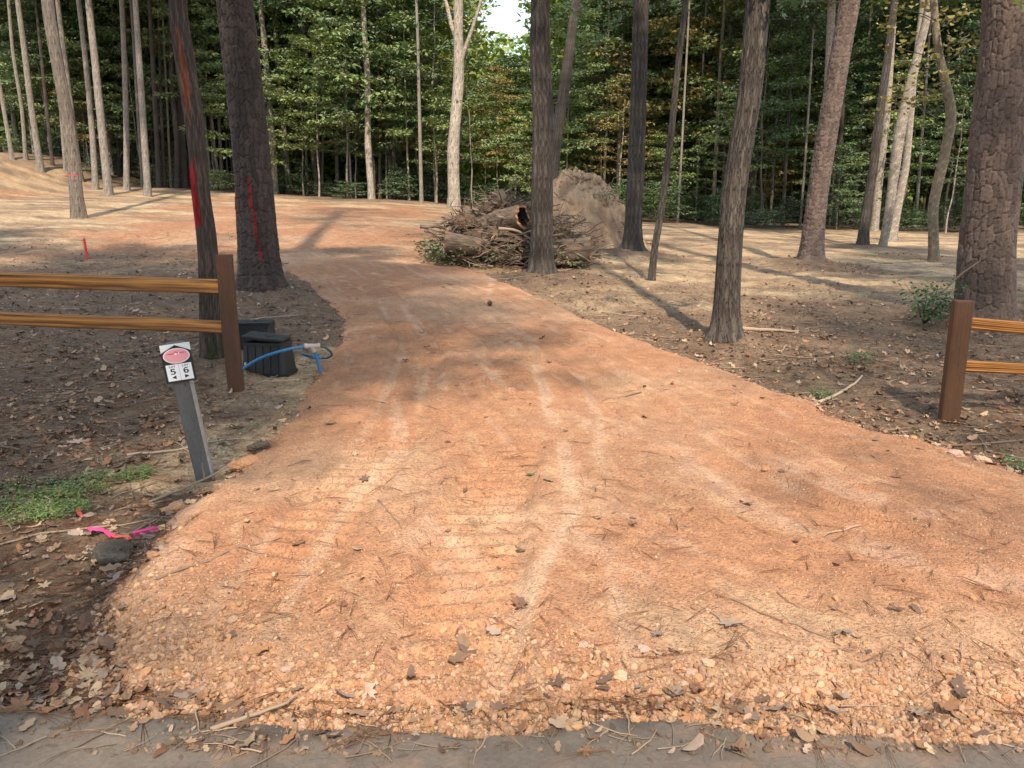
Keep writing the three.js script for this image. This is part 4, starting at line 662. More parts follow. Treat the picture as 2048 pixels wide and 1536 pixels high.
// ---------------------------------------------------------------- brush pile: logs, branches and twigs
{
  const y0 = gnd(0, 16.3), R = RNG(88), cols = [[0.20, 0.145, 0.11], [0.27, 0.205, 0.16], [0.15, 0.11, 0.085], [0.36, 0.28, 0.215], [0.23, 0.15, 0.105]];
  const bm = cols.map((c) => std({ color: new THREE.Color().setRGB(...c), map: BF.map, bumpMap: BF.bump, bumpScale: 0.006 }));
  const barkM = std({ color: new THREE.Color().setRGB(0.18, 0.13, 0.1), map: BF.map, bumpMap: BF.bump, bumpScale: 0.015 }), cutM = std({ color: new THREE.Color().setRGB(0.42, 0.22, 0.12), map: GRAIN.map }), hollowM = std({ color: new THREE.Color().setRGB(0.035, 0.025, 0.02) });  // last one: near-black brown for the inside of the hollow log
  function log(name, label, a, b, r0, r1, hollow, seed) {
    const t = thing(name, label, 'log', [a.x, a.y, a.z]), n = 18, S = 28, d = b.clone().sub(a), ax = d.clone().normalize(), u = V3(0, 1, 0).cross(ax).normalize(), v = ax.clone().cross(u), L = d.length();
    const P = (s, th, r) => { const k = r * (1 + 0.22 * (n3(Math.cos(th) * 1.5 + 3, Math.sin(th) * 1.5, s * L * 2, seed) - 0.5) + 0.08 * (n3(Math.cos(th) * 6, Math.sin(th) * 6, s * L * 7, seed + 2) - 0.5)), e = s > 0.99 ? 0.06 * (n2(th * 3, 1, seed) - 0.5) : 0; return ax.clone().multiplyScalar((s + e) * L).addScaledVector(u, Math.cos(th) * k).addScaledVector(v, Math.sin(th) * k); };
    part('bark', gridGeo(n + 1, S + 1, (i, j) => { const s = i / n, th = (j % S) / S * 6.2832, p = P(s, th, lerp(r0, r1, s)); return [p.x, p.y, p.z, j / S * 2, s * L, 1, 1, 1]; }), barkM, t);
    const rim = (s, ra, rb, e) => gridGeo(2, S + 1, (i, j) => { const th = (j % S) / S * 6.2832, k = i ? rb : ra, p = P(s, th, k); if (i) p.addScaledVector(ax, e); return [p.x, p.y, p.z, p.y, p.x, 1, 1, 1]; });
    part('cut_end', rim(1, r1, hollow ? r1 * 0.74 : 0.01, 0), cutM, t); part('broken_end', rim(0, r0, 0.01, 0.03), cutM, t);
    if (hollow) part('hollow', mergeGeometries([gridGeo(6, S + 1, (i, j) => { const th = (j % S) / S * 6.2832, p = P(1 - i / 5 * 0.7, th, r1 * 0.74 * (1 - i * 0.05)); return [p.x, p.y, p.z, 0, 0, 1, 1, 1]; }), rim(0.3, r1 * 0.55, 0.01, 0)]), hollowM, t);
    return t;
  }
  log('log', 'big hollow log with a dark open end on top of the brush pile', V3(-1.1, 1.3, -16.2), V3(0.22, 1.62, -15.3), 0.17, 0.25, true, 3);
  log('log', 'thick sawn log lying low beside the dirt mound', V3(0.3, 0.88, -15.5), V3(1.55, 0.96, -15.4), 0.22, 0.26, false, 5);
  log('log', 'broken stubby log jutting from the drive side of the brush pile', V3(-0.45, 1.0, -15.3), V3(-1.32, 1.12, -15.15), 0.17, 0.21, false, 7);
  log('log', 'dark log across the back of the brush pile', V3(-1.0, 1.6, -16.6), V3(0.6, 1.82, -16.5), 0.16, 0.13, false, 9);
  log('log', 'upturned stump standing at the top of the brush pile', V3(-0.15, 1.6, -16.4), V3(-0.3, 2.14, -16.5), 0.22, 0.12, false, 11);
  const dome = (x, z) => 1.5 * Math.pow(Math.max(0, 1 - (x / 1.75) ** 2 - (z / 1.3) ** 2), 0.6);
  const names = ['bare brown branch tangled in the brush pile', 'pale stripped branch in the brush pile'];
  for (let i = 0; i < 170; i++) {
    const a = R() * 6.3, q = Math.sqrt(R()), x = -0.05 + Math.cos(a) * q * 1.55, z = Math.sin(a) * q * 1.15, h = dome(x, z) * 0.96 * (0.15 + 0.85 * R()), L = 0.5 + R() * R() * 1.7, th = R() * 6.3, el = (R() - 0.42) * 0.8, d = V3(Math.cos(th) * Math.cos(el), Math.sin(el), Math.sin(th) * Math.cos(el) * 0.7);
    const p0 = V3(x - d.x * L / 2, y0 + h - d.y * L / 2, -16.3 + z - d.z * L / 2), p1 = V3(x + d.x * L / 2, y0 + h + d.y * L / 2, -16.3 + z + d.z * L / 2); for (const p of [p0, p1]) p.y = Math.max(p.y, gnd(p.x, -p.z) + 0.02);
    const pale = i % 6 === 0, r = 0.012 + R() * R() * 0.035, path = wobble(p0, p1, 7, 0.13, R), m = pale ? bm[3] : bm[Math.floor(R() * 3)], org = path[0].clone(); path.forEach((p) => p.sub(org));
    const geos = [tube(path, path.map((_, k) => r * (1 - 0.6 * k / 7)), 6)]; const nb = 1 + Math.floor(R() * 3); for (let b = 0; b < nb; b++) { const k = 2 + Math.floor(R() * 4), e = path[k].clone().add(V3((R() - 0.5) * 0.5, (R() - 0.2) * 0.35, (R() - 0.5) * 0.4)), pp = wobble(path[k], e, 4, 0.15, R); geos.push(tube(pp, pp.map((_, n) => r * 0.5 * (1 - 0.7 * n / 4)), 5)); }
    single('branch', mergeGeometries(geos), m, names[pale ? 1 : 0], 'branch', [org.x, org.y, org.z], pale ? 'pale branches of the brush pile' : 'brown branches of the brush pile');
  }
  const named = [['long curved branch reaching out of the brush pile toward the drive', V3(-1.75, 0.98, -15.5), V3(-0.3, 0.85, -15.2), 0.035, 0], ['pale peeled pole sticking out at the foot of the sawn log', V3(0.85, 0.98, -15.4), V3(1.55, 0.74, -15.0), 0.03, 3], ['forked pale branch low in front of the sawn log', V3(0.75, 0.75, -15.2), V3(1.5, 0.72, -15.1), 0.035, 1], ['upright grey branch leaning on the dirt mound', V3(1.05, 0.7, -16.2), V3(1.2, 1.75, -17.2), 0.014, 3]];
  named.forEach(([l, a, b, r, c]) => { const p = wobble(a, b, 8, 0.05, R), o = p[0].clone(); p.forEach((k) => k.sub(o)); single('branch', tube(p, p.map((_, k) => r * (1 - 0.5 * k / 8)), 8), bm[c], l, 'branch', [o.x, o.y, o.z]); });
  [['tangled root mass at the crest of the brush pile', -0.25, 1.75, -15.9, 0.42, 34], ['root mass hanging over the drive side of the brush pile', -1.0, 1.5, -15.7, 0.34, 26], ['muddy root mass between hollow log and dirt mound', 0.75, 1.25, -15.7, 0.36, 26]].forEach(([l, x, y, z, r, n]) => {
    const t = thing('root_wad', l, 'roots', [x, y, z]), gs = [];
    for (let i = 0; i < n; i++) { const d = V3(R() - 0.5, R() - 0.35, R() - 0.35).normalize(), L = r * (0.7 + R() * 0.9), q = wobble(d.clone().multiplyScalar(0.05), d.clone().multiplyScalar(L), 6, 0.2, R), k = 0.012 + R() * R() * 0.03; part('root', tube(q, q.map((_, m) => k * (1 - 0.75 * m / 6)), 6), bm[i % 3], t); }
    const g = rockGeo(31 + n); const c = part('soil_core', g, std({ color: new THREE.Color().setRGB(0.17, 0.11, 0.08), map: LIT.map, bumpMap: LIT.bump, bumpScale: 0.02 }), t); c.scale.set(r * 0.75, r * 0.7, r * 0.5);
  });
  const tw = []; const tg = tube(wobble(V3(-0.5, 0, 0), V3(0.5, 0, 0), 5, 0.12, R), [1, 0.9, 0.8, 0.6, 0.4, 0.2].map((k) => k * 0.014), 4, false);
  for (let i = 0; i < 1700; i++) { const a = R() * 6.3, q = Math.sqrt(R()), x = -0.05 + Math.cos(a) * q * 1.75, z = Math.sin(a) * q * 1.35, h = 0.8 * dome(x, z) * Math.pow(R(), 0.7); const c = cols[Math.floor(R() * 5)]; tw.push([xf(x, Math.max(y0 + h, gnd(x, 16.3 - z) + 0.03), -16.3 + z, (R() - 0.5) * 0.7, R() * 6.3, (R() - 0.5) * 1.0, 0.3 + R() * 0.8), c]); }
  stuff('twigs', tg, M.inst, tw, 'tangle of thin twigs filling the brush pile', 'twigs');
  const core = gridGeo(24, 40, (i, j) => { const q = i / 23, a = j / 39 * 6.2832, x = Math.cos(a) * q * 1.5, z = Math.sin(a) * q * 1.1, h = 0.8 * dome(x, z) * (0.7 + 0.4 * fbm(x * 3, z * 3, 3, 5)) - 0.12 * q; return [x, h, z, x, z, 0.17, 0.12, 0.09]; }, true);
  single('pile_debris', core, M.ground, 'packed brown bark and soil at the heart of the brush pile', 'debris', [-0.05, y0, -16.3]);
  const B = new LeafB(); for (let i = 0; i < 46; i++) { const x = i < 26 ? -1.75 + R() * 0.9 : -1.3 + R() * 2.6, z = -15.1 - R() * (i < 26 ? 1.2 : 0.5), yy = gnd(x, -z) + (i < 26 ? 0.1 + R() * 0.35 : 0.1 + R() * 0.3); sprayLeaves(B, R, V3(x, yy, z), 0.24, 0.35, 34, 0.085, 2, 0.9); }
  const gl = single('cut_greenery', B.geo(), leafMat(0.2, 0.23, 0.1), 'wilting green leafy twigs at the foot of the brush pile', 'leaves'); gl.userData.kind = 'stuff';
}
// ---------------------------------------------------------------- loose matter on the ground
function rockGeo(seed) { const g = new THREE.IcosahedronGeometry(1, 7), P = g.attributes.position; for (let i = 0; i < P.count; i++) { const v = V3().fromBufferAttribute(P, i), k = 0.5 + 0.75 * n3(v.x * 1.3 + 4, v.y * 1.1 + 4, v.z * 1.1 + 4, seed) + 0.3 * n3(v.x * 3 + 9, v.y * 3 + 9, v.z * 3 + 9, seed + 1) + 0.2 * n3(v.x * 8 + 9, v.y * 9 + 9, v.z * 9 + 9, seed + 2) - 0.2; P.setXYZ(i, v.x * k, v.y * k * 0.7, v.z * k); } g.computeVertexNormals(); return g; }
function leafGeo(outline, curl, seed, n = 1) {                   // dead leaf: fan from the midrib, curled
  const pos = [0, 0, 0], idx = [], S = outline.length; outline.forEach(([x, z], i) => { const d = Math.hypot(x, z); pos.push(x, curl * d * d * (1 + 0.8 * (hash(i, seed) - 0.5)) + 0.12 * (hash(i, seed + 1) - 0.5) - 0.05 * Math.abs(z), z); }); for (let i = 0; i < S; i++) idx.push(0, 1 + (i + 1) % S, 1 + i);
  return geoFrom(pos, idx);
}
const star = []; for (let k = 0; k < 22; k++) { const a = k / 22 * 6.283, r = k % 4 === 0 ? 1 : k % 4 === 2 ? 0.42 : 0.72; star.push([Math.cos(a) * r * 0.62, Math.sin(a) * r * 0.55]); } star.push([0.75, -0.04]);
const oval = []; for (let k = 0; k < 14; k++) { const a = k / 14 * 6.283; oval.push([Math.cos(a) * 0.6, Math.sin(a) * 0.26 * (1 - 0.25 * Math.cos(a))]); }
const oak = []; for (let k = 0; k < 20; k++) { const a = k / 20 * 6.283; oak.push([Math.cos(a) * 0.62, Math.sin(a) * 0.33 * (k % 3 === 0 ? 0.62 : 1.1)]); }
const LG = [leafGeo(star, 0.35, 1), leafGeo(star, -0.25, 2), leafGeo(oval, 0.5, 3), leafGeo(oval, -0.4, 4), leafGeo(oak, 0.3, 5), leafGeo(oak, 0.7, 6)];
const dead = std({ vertexColors: false, roughness: 0.8, side: THREE.DoubleSide });
const deadC = [[0.20, 0.12, 0.075], [0.30, 0.19, 0.12], [0.14, 0.085, 0.06], [0.38, 0.27, 0.18], [0.24, 0.115, 0.065], [0.33, 0.24, 0.19], [0.28, 0.14, 0.07]];
function place(R, fn, n, tries = 40) { const out = []; for (let i = 0; i < n * tries && out.length < n; i++) { const Dn = 2.0 + 20 * Math.pow(R(), 1.7), x = (R() - 0.5) * 1.62 * (Dn + 0.4), p = fn(x, Dn); if (R() < p) out.push([x, Dn]); } return out; }
{
  const R = RNG(500);
  const Ls = [[], [], [], [], [], []];
  place(R, (x, D) => { const d = D < 20 ? driveD(x, D) : -3; if (d > 0.05) return 0.008; if (D < 2.2) return 0.03; return litterAmount(x, D) * (0.35 + 0.9 * ss(0.4, 0.65, fbm(x * 1.3, D * 1.3, 2, 510))) * (0.5 + 0.5 * ss(2.6, 3.6, D)) + 0.05; }, 16000).forEach(([x, D], i) => { const c = deadC[Math.floor(R() * 7)], s = 0.018 + R() * R() * 0.07, v = 0.6 + R() * 0.7; Ls[i % 9 < 2 ? i % 9 : 2 + i % 4].push([xf(x, top(x, D) + 0.006 + s * 0.1, -D, (R() - 0.5) * 0.9, R() * 6.3, (R() - 0.5) * 0.9, s, s * (0.6 + R()), s), [c[0] * v, c[1] * v, c[2] * v]]); });
  Ls.forEach((l, k) => stuff(k ? 'leaf_litter_' + String(k).padStart(3, '0') : 'leaf_litter', LG[k], dead, l, 'brown fallen leaves scattered over the ground, shape ' + ['lobed', 'lobed and cupped', 'oval', 'oval and rolled', 'notched', 'notched and curled'][k], 'leaf litter'));
  // pine needles: bundles of three
  const ng = mergeGeometries([-0.05, 0.015, 0.06].map((a, k) => { const p = []; for (let i = 0; i <= 3; i++) { const t = i / 3; p.push(V3(Math.cos(a) * t, 0.02 + 0.03 * Math.sin(t * 3), Math.sin(a) * t + 0.05 * t * t * (k - 1))); } return tube(p, [0.005, 0.0048, 0.004, 0.0025], 3, false); }));
  const N = [];
  place(R, (x, D) => { const d = D < 20 ? driveD(x, D) : -3; const cl = ss(0.35, 0.7, fbm(x * 1.1, D * 1.1, 3, 520)); if (d > 0.05) return (0.025 + 0.08 * cl) * (1 - ss(11, 15, D)); if (D < 2.2) return 0.05; return 0.25 + 0.75 * litterAmount(x, D) * (0.4 + cl); }, 9000).forEach(([x, D]) => { const v = 0.6 + R() * 0.8; N.push([xf(x, top(x, D) + 0.004, -D, (R() - 0.5) * 0.1, R() * 6.3, (R() - 0.5) * 0.05, 0.11 + R() * 0.09), R() < 0.88 ? [0.19 * v, 0.085 * v, 0.045 * v] : [0.34 * v, 0.2 * v, 0.11 * v]]); });
  stuff('pine_needles', ng, M.inst, N, 'fallen rust brown pine needles strewn over drive and soil', 'needles');
  // gravel crumbs: thick along the drive's lower edge and sides, thin elsewhere
  const Gv = [];
  for (let i = 0; i < 400000 && Gv.length < 34000; i++) {
    const D = 2.05 + 11 * Math.pow(R(), 2.4), x = (R() - 0.5) * 1.6 * (D + 0.5), d = driveD(x, D); if (d < -0.12) continue;
    const edge = 1 - ss(0.0, 0.3, d), frontK = 1 - ss(2.35, 3.1, D), corner = (1 - ss(-1.2, -0.4, x)) * (1 - ss(2.9, 3.6, D)), cl = ss(0.45, 0.68, fbm(x * 1.7, D * 1.2, 3, 530)), p = clamp(0.8 * (1 - ss(2.25, 2.6, D)) + 0.35 * frontK * cl + 0.5 * corner + 0.28 * edge + 0.34 * cl + 0.12, 0, 1); if (R() > p) continue;
    const big = R() < 0.14 * (frontK + corner + 0.3 * edge) ? 1 : 0, s = big ? 0.006 + R() * R() * 0.011 : 0.002 + R() * R() * 0.005, v = 0.5 + R() * 0.4, c = [[0.58, 0.31, 0.16], [0.62, 0.38, 0.22], [0.60, 0.36, 0.24], [0.5, 0.26, 0.14], [0.64, 0.42, 0.28], [0.54, 0.29, 0.17]][Math.floor(R() * 6)];
    Gv.push([xf(x, Math.max(top(x, D), driveH(x, D)) + s * 0.25, -D, R() * 3, R() * 6.3, R() * 0.8, s * (0.8 + R() * 0.6), s, s * (0.8 + R() * 0.6)), [c[0] * v, c[1] * v, c[2] * v]]);
  }
  stuff('gravel', pebG, M.inst, Gv, 'orange clay gravel crumbs along the edges of the drive', 'gravel');
  // soil crumbs in the litter
  const Sc = []; place(R, (x, D) => driveD(x, D) > 0 ? 0 : 0.2 + 0.8 * ss(0.45, 0.7, fbm(x * 1.9, D * 1.9, 2, 540)), 7000).forEach(([x, D]) => { const s = 0.003 + R() * R() * 0.012, v = 0.6 + R() * 0.8, g = groundCol(x, D); Sc.push([xf(x, top(x, D) + s * 0.2, -D, R() * 3, R() * 6.3, R(), s), [g[0] * v, g[1] * v, g[2] * v]]); });
  stuff('soil_crumbs', pebG, M.inst, Sc, 'small crumbs and clods of dark soil beside the drive', 'soil');
  // thin sticks
  const sg = tube(wobble(V3(-0.5, 0, 0), V3(0.5, 0.01, 0), 5, 0.07, R), [0.016, 0.015, 0.014, 0.012, 0.009, 0.004], 5, true), Sk = [];
  place(R, (x, D) => driveD(x, D) > 0 ? 0.03 : 0.3 + 0.6 * litterAmount(x, D), 1500).forEach(([x, D]) => { const v = 0.5 + R() * 0.9, s = (0.1 + R() * R() * 0.5) * (0.35 + 0.65 * ss(2.4, 5, D)); Sk.push([xf(x, top(x, D) + 0.01, -D, 0, R() * 6.3, (R() - 0.5) * 0.2, s), [0.3 * v, 0.22 * v, 0.16 * v]]); });
  stuff('fallen_twigs', sg, M.inst, Sk, 'thin fallen twigs scattered through the litter', 'twigs');
}
{
  // single stones, leaves, sticks and cones that stand out
  const R = RNG(900), sm = [[0.56, 0.31, 0.17], [0.62, 0.43, 0.30], [0.56, 0.36, 0.29], [0.5, 0.26, 0.14]].map((c) => std({ color: new THREE.Color().setRGB(...c), map: FINE.map })), RG = [1, 2, 3, 4].map(rockGeo);
  const stone = (x, D, s, k, label, group) => { const m = single('stone', RG[k % 4], sm[k % 4], label, 'stone', [x, top(x, D) + s * 0.12, -D], group); m.scale.set(s * (0.9 + R() * 0.5), s * 0.8, s * (0.8 + R() * 0.4)); m.rotation.y = R() * 6.3; };
  stone(-1.88, 3.99, 0.06, 0, 'flat orange stone on the drive edge behind the pink tape'); stone(-1.73, 4.68, 0.085, 3, 'broad orange slab on the drive edge beside the sign post'); stone(3.1, 4.78, 0.07, 1, 'large pinkish stone on the drive edge below the single fence post'); stone(2.95, 4.85, 0.05, 2, 'pink stone beside the large pinkish stone at the drive edge'); stone(-1.78, 5.7, 0.035, 1, 'pale pink stone on sandy soil between sign and fence post'); stone(1.6, 4.55, 0.03, 3, 'olive brown stone lying alone on the drive');
  for (let i = 0; i < 46; i++) { let x, D; if (i < 26) { x = -1.25 + 2.9 * R(); D = table(DF, x) + 0.02 + R() * R() * 0.3; } else { D = 2.6 + 8 * R(); x = (i % 2 ? table(XL, D) + 0.03 : table(XR, D) - 0.05) + (R() - 0.5) * 0.1; if (Math.abs(x) > 0.66 * D) { x = -1 + 2 * R(); D = 2.3 + 0.25 * R(); } } stone(x, D, 0.012 + R() * R() * 0.02, i, i < 26 || D < 2.6 ? 'small clay stone among the gravel at the front edge of the drive' : 'small clay stone along the side edge of the drive', i < 26 || D < 2.6 ? 'stones at the front edge of the drive' : 'stones along the sides of the drive'); }
  const lm = deadC.map((c) => std({ color: new THREE.Color().setRGB(...c), roughness: 0.75, side: THREE.DoubleSide }));
  const leaf = (x, D, s, k, c, label, group) => { const m = single('fallen_leaf', LG[k], lm[c], label, 'leaf', [x, top(x, D) + 0.012, -D], group); m.scale.set(s, s * 0.9, s); m.rotation.set((R() - 0.5) * 0.5, R() * 6.3, (R() - 0.5) * 0.5); };
  [[0.83, 2.64, 0.085, 0, 5, 'grey brown curled leaf lying on the lower drive'], [1.24, 2.59, 0.085, 1, 5, 'grey brown star leaf beside the curled one on the lower drive'], [-0.18, 2.54, 0.08, 5, 0, 'rolled dark leaf near the front edge at the middle of the drive'], [-0.88, 4.3, 0.07, 0, 2, 'purple brown leaf on the drive level with the sign foot'], [1.43, 2.2, 0.09, 4, 6, 'rusty red leaf in the leaf heap at the near road edge'], [1.33, 2.2, 0.085, 1, 0, 'brown leaf in the leaf heap beside the rusty red one'], [1.5, 2.26, 0.08, 5, 2, 'dark leaf on the outer side of the leaf heap'], [-2.35, 3.15, 0.085, 0, 3, 'pale tan star leaf on dark soil left of the drive corner'], [-1.85, 3.14, 0.085, 1, 1, 'tan leaf touching the drive corner'], [-2.15, 2.95, 0.085, 2, 3, 'pale curled leaf with yellow spot near the drive corner'], [-2.42, 2.93, 0.08, 3, 1, 'rounded tan leaf at the photo left edge'], [-1.98, 2.72, 0.085, 1, 1, 'upright tan leaf at the corner of the drive'], [-2.03, 5.1, 0.07, 4, 6, 'rust orange leaf in the litter left of the sign'], [-0.5, 2.2, 0.085, 0, 1, 'big tan leaf lying where drive and road meet'], [0.15, 2.3, 0.07, 0, 2, 'dark leaf standing in the gravel at the drive front'], [0.32, 2.32, 0.06, 4, 2, 'curled dark leaf right of the standing leaf at the drive front'], [0.55, 2.28, 0.07, 2, 0, 'long brown leaf at the front edge of the drive'], [0.95, 2.1, 0.08, 1, 3, 'pale leaf on the road beside black soil'], [-0.72, 3.3, 0.05, 2, 5, 'greyish leaf on the left of the drive'], [0.05, 3.35, 0.06, 5, 0, 'curled leaf beside the cleat marks'], [-0.9, 2.15, 0.08, 0, 2, 'dark star leaf half buried at the drive front']].forEach((a) => leaf(...a));
  for (let i = 0; i < 24; i++) { let x, D; do { D = 2.3 + 9 * R() * R(); x = (R() - 0.4) * 1.2 * D; } while (driveD(x, D) < 0.15); leaf(x, D, 0.03 + R() * 0.04, 2 + i % 4, [2, 0, 4, 2, 0][i % 5], 'small dark leaf lying on the open drive', 'small leaves on the drive'); }
  for (let i = 0; i < 22; i++) { const x = -1.6 + 3.4 * R(), D = table(DF, x) - 0.02 - R() * 0.12; leaf(x, D, 0.04 + R() * 0.05, i % 6, i % 7, 'dead leaf caught along the seam of drive and road', 'leaves along the road edge'); }
  const green = std({ color: new THREE.Color().setRGB(0.08, 0.15, 0.05), side: THREE.DoubleSide }); const gl = single('fallen_leaf', LG[2], green, 'single green leaf lying on the drive', 'leaf', [0.12, top(0.12, 4.45) + 0.01, -4.45]); gl.scale.setScalar(0.06); gl.rotation.y = 0.4;
  const stm = [[0.34, 0.25, 0.18], [0.22, 0.155, 0.115], [0.42, 0.33, 0.25]].map((c) => std({ color: new THREE.Color().setRGB(...c) }));
  const stick = (a, b, r, c, label, sag = 0.0, fork) => { const A = V3(a[0], 0, -a[1]), Bv = V3(b[0], 0, -b[1]), p = wobble(A, Bv, 9, 0.05, R); p.forEach((k, i) => { k.y = top(k.x, -k.z) + r * 0.8 + (a[2] || 0) * (1 - i / 9) + (b[2] || 0) * i / 9; }); const o = p[0].clone(); p.forEach((k) => k.sub(o)); const gs = [tube(p, p.map((_, k) => r * (1 - 0.55 * k / 9)), 7)]; if (fork) { const q = wobble(p[5], p[5].clone().add(V3(...fork)), 4, 0.1, R); gs.push(tube(q, q.map((_, k) => r * 0.6 * (1 - 0.7 * k / 4)), 6)); } single('stick', mergeGeometries(gs), stm[c], label, 'stick', [o.x, o.y, o.z]); };
  stick([-2.12, 4.12, 0], [-1.8, 4.72, 0.05], 0.01, 0, 'grey crooked root rising past the foot of the sign post', 0, [0.02, 0.12, 0.05]); stick([-2.9, 3.35], [-1.95, 3.85], 0.009, 0, 'long straight twig on the soil below the pink tape'); stick([-2.6, 4.9], [-1.98, 5.25], 0.011, 2, 'pale twig lying left of the sign post'); stick([-1.55, 3.05], [-1.1, 3.55], 0.006, 1, 'forked dark twig across the lower drive corner', 0, [0.14, 0.01, 0.05]); stick([-0.95, 2.1], [-0.72, 2.24, 0.03], 0.009, 0, 'bent pale twig at the drive front edge'); stick([-1.2, 2.28], [-0.8, 2.2], 0.008, 1, 'brown twig lying along the left front edge of the drive'); stick([2.6, 6.4], [3.3, 7.0], 0.018, 2, 'pale stick across the ditch below the single fence post'); stick([3.0, 5.4], [4.2, 5.2], 0.012, 1, 'dark stick beside the single fence post'); stick([2.55, 8.9], [3.5, 9.2], 0.03, 0, 'short thick stick behind the furrowed tree'); stick([1.8, 8.1], [2.2, 7.5], 0.008, 1, 'thin stick at the drive edge under the furrowed tree'); stick([-3.6, 9.3], [-2.8, 9.9], 0.012, 2, 'pale stick on dark soil behind the amber fence'); stick([5.2, 9.9], [5.95, 9.75, 0.75], 0.018, 1, 'dark branch leaning against the huge plated pine'); stick([-0.75, 4.0], [-0.55, 3.55], 0.004, 1, 'thin twig on the left half of the drive'); stick([0.9, 2.85], [1.2, 2.5], 0.004, 1, 'hair thin twig by the star leaf');
  // pine cones
  const cone = (x, D, s, label) => { const t = thing('pine_cone', label, 'pine cone', [x, top(x, D) + s * 0.55, -D], 'fallen pine cones'); t.rotation.set(1.3, R() * 6.3, 0.2); const prof = []; for (let k = 0; k <= 8; k++) prof.push(new THREE.Vector2(s * 0.4 * Math.sin(Math.PI * (0.06 + 0.86 * k / 8)), (k / 8 - 0.5) * s * 1.6)); const cm = std({ color: new THREE.Color().setRGB(0.13, 0.08, 0.055) }); part('core', new THREE.LatheGeometry(prof, 14), cm, t); const sg = new THREE.ConeGeometry(s * 0.16, s * 0.3, 4); const sc = []; for (let k = 0; k < 46; k++) { const h = k / 46, a = k * 2.4, r = s * 0.42 * Math.sin(Math.PI * (0.08 + 0.84 * h)), g = sg.clone(); g.rotateZ(-1.1); g.translate(r, (h - 0.5) * s * 1.5, 0); g.rotateY(a); sc.push(g); } part('scales', mergeGeometries(sc), cm, t); };
  cone(-3.1, 5.35, 0.06, 'brown pine cone in the litter below the amber fence'); cone(-0.31, 10.62, 0.075, 'dark pine cone lying alone in the middle of the drive'); cone(2.75, 7.4, 0.05, 'pine cone in the ditch litter near the furrowed tree'); cone(-2.75, 5.75, 0.05, 'pine cone nearer the sign in the dark litter');
  const clod = single('soil_clod', rockGeo(9), std({ color: new THREE.Color().setRGB(0.38, 0.3, 0.235), map: LIT.map, bumpMap: LIT.bump, bumpScale: 0.05 }), 'grey brown clod of soil at the left corner of the drive', 'clod', [-1.9, top(-1.9, 3.38) + 0.02, -3.38]); clod.scale.set(0.1, 0.065, 0.08);
  const clod2 = single('soil_clod', rockGeo(12), std({ color: new THREE.Color().setRGB(0.25, 0.19, 0.15), map: LIT.map, bumpMap: LIT.bump, bumpScale: 0.02 }), 'dark fibrous root clod beside the sign post foot', 'clod', [-1.72, top(-1.72, 4.98) + 0.02, -4.98]); clod2.scale.set(0.085, 0.05, 0.08);
  // green weeds
  const weed = (name, label, spots, mat, leaf) => { const B = new LeafB(); let o = null; spots.forEach(([x, D, r, n, hgt]) => { o = o || V3(x, top(x, D), -D); for (let i = 0; i < n; i++) { const a = R() * 6.3, q = Math.sqrt(R()) * r, X = x + Math.cos(a) * q, Dd = D + Math.sin(a) * q, nn = V3(R() - 0.5, 0.7, R() - 0.5).normalize(), t = V3(R() - 0.5, 0.5, R() - 0.5); t.sub(nn.clone().multiplyScalar(t.dot(nn))).normalize(); const v = 0.7 + R() * 0.7; B.add(V3(X - o.x, top(X, Dd) + R() * hgt - o.y, -Dd - o.z), nn, t, leaf * (0.6 + R() * 0.8), leaf * 0.35, [v, v, v]); } }); const m = single(name, B.geo(), mat, label, 'weeds', [o.x, o.y, o.z]); m.userData.kind = 'stuff'; };
  weed('weeds', 'fine green weeds spreading over the soil at the photo left edge', [[-2.75, 4.05, 0.3, 1100, 0.05], [-2.5, 3.95, 0.16, 500, 0.05], [-2.6, 4.35, 0.18, 500, 0.07], [-2.95, 4.35, 0.25, 500, 0.05]], leafMat(0.17, 0.26, 0.055), 0.03);
  weed('weeds_001', 'small tuft of green weeds below the amber fence', [[-2.35, 4.5, 0.11, 380, 0.06]], leafMat(0.17, 0.26, 0.055), 0.03);
  weed('weeds_002', 'sparse green sprigs in the ditch beside the single fence post', [[2.75, 6.6, 0.12, 160, 0.08], [3.55, 7.6, 0.15, 160, 0.1], [3.35, 4.75, 0.12, 200, 0.08]], leafMat(0.12, 0.19, 0.05), 0.045);
  // leafy brush at the foot of the big pine
  { const t = thing('brush_plant', 'dark leafy bush growing beside the foot of the huge plated pine', 'bush', [5.3, gnd(5.3, 9.7), -9.7]), W = [], B = new LeafB(); for (let i = 0; i < 12; i++) { const a = R() * 6.3, L = 0.25 + R() * 0.4, p = wobble(V3(0, 0, 0), V3(Math.cos(a) * L * 0.6, L * 0.85, Math.sin(a) * L * 0.6), 5, 0.08, R); W.push(tube(p, p.map((_, k) => 0.006 * (1 - k / 7)), 4)); for (let k = 2; k < 6; k++) sprayLeaves(B, R, p[k], 0.12, 0.6, 10, 0.055, 2.4, 0.9); } part('stems', mergeGeometries(W), M.dark, t); part('foliage', B.geo(), LEAF.mid, t, 'stuff'); }
  // yellowing leaves on the crooked sapling; sprays hanging from nearer trees
  const ml = leafGeo(star, 0.2, 21);
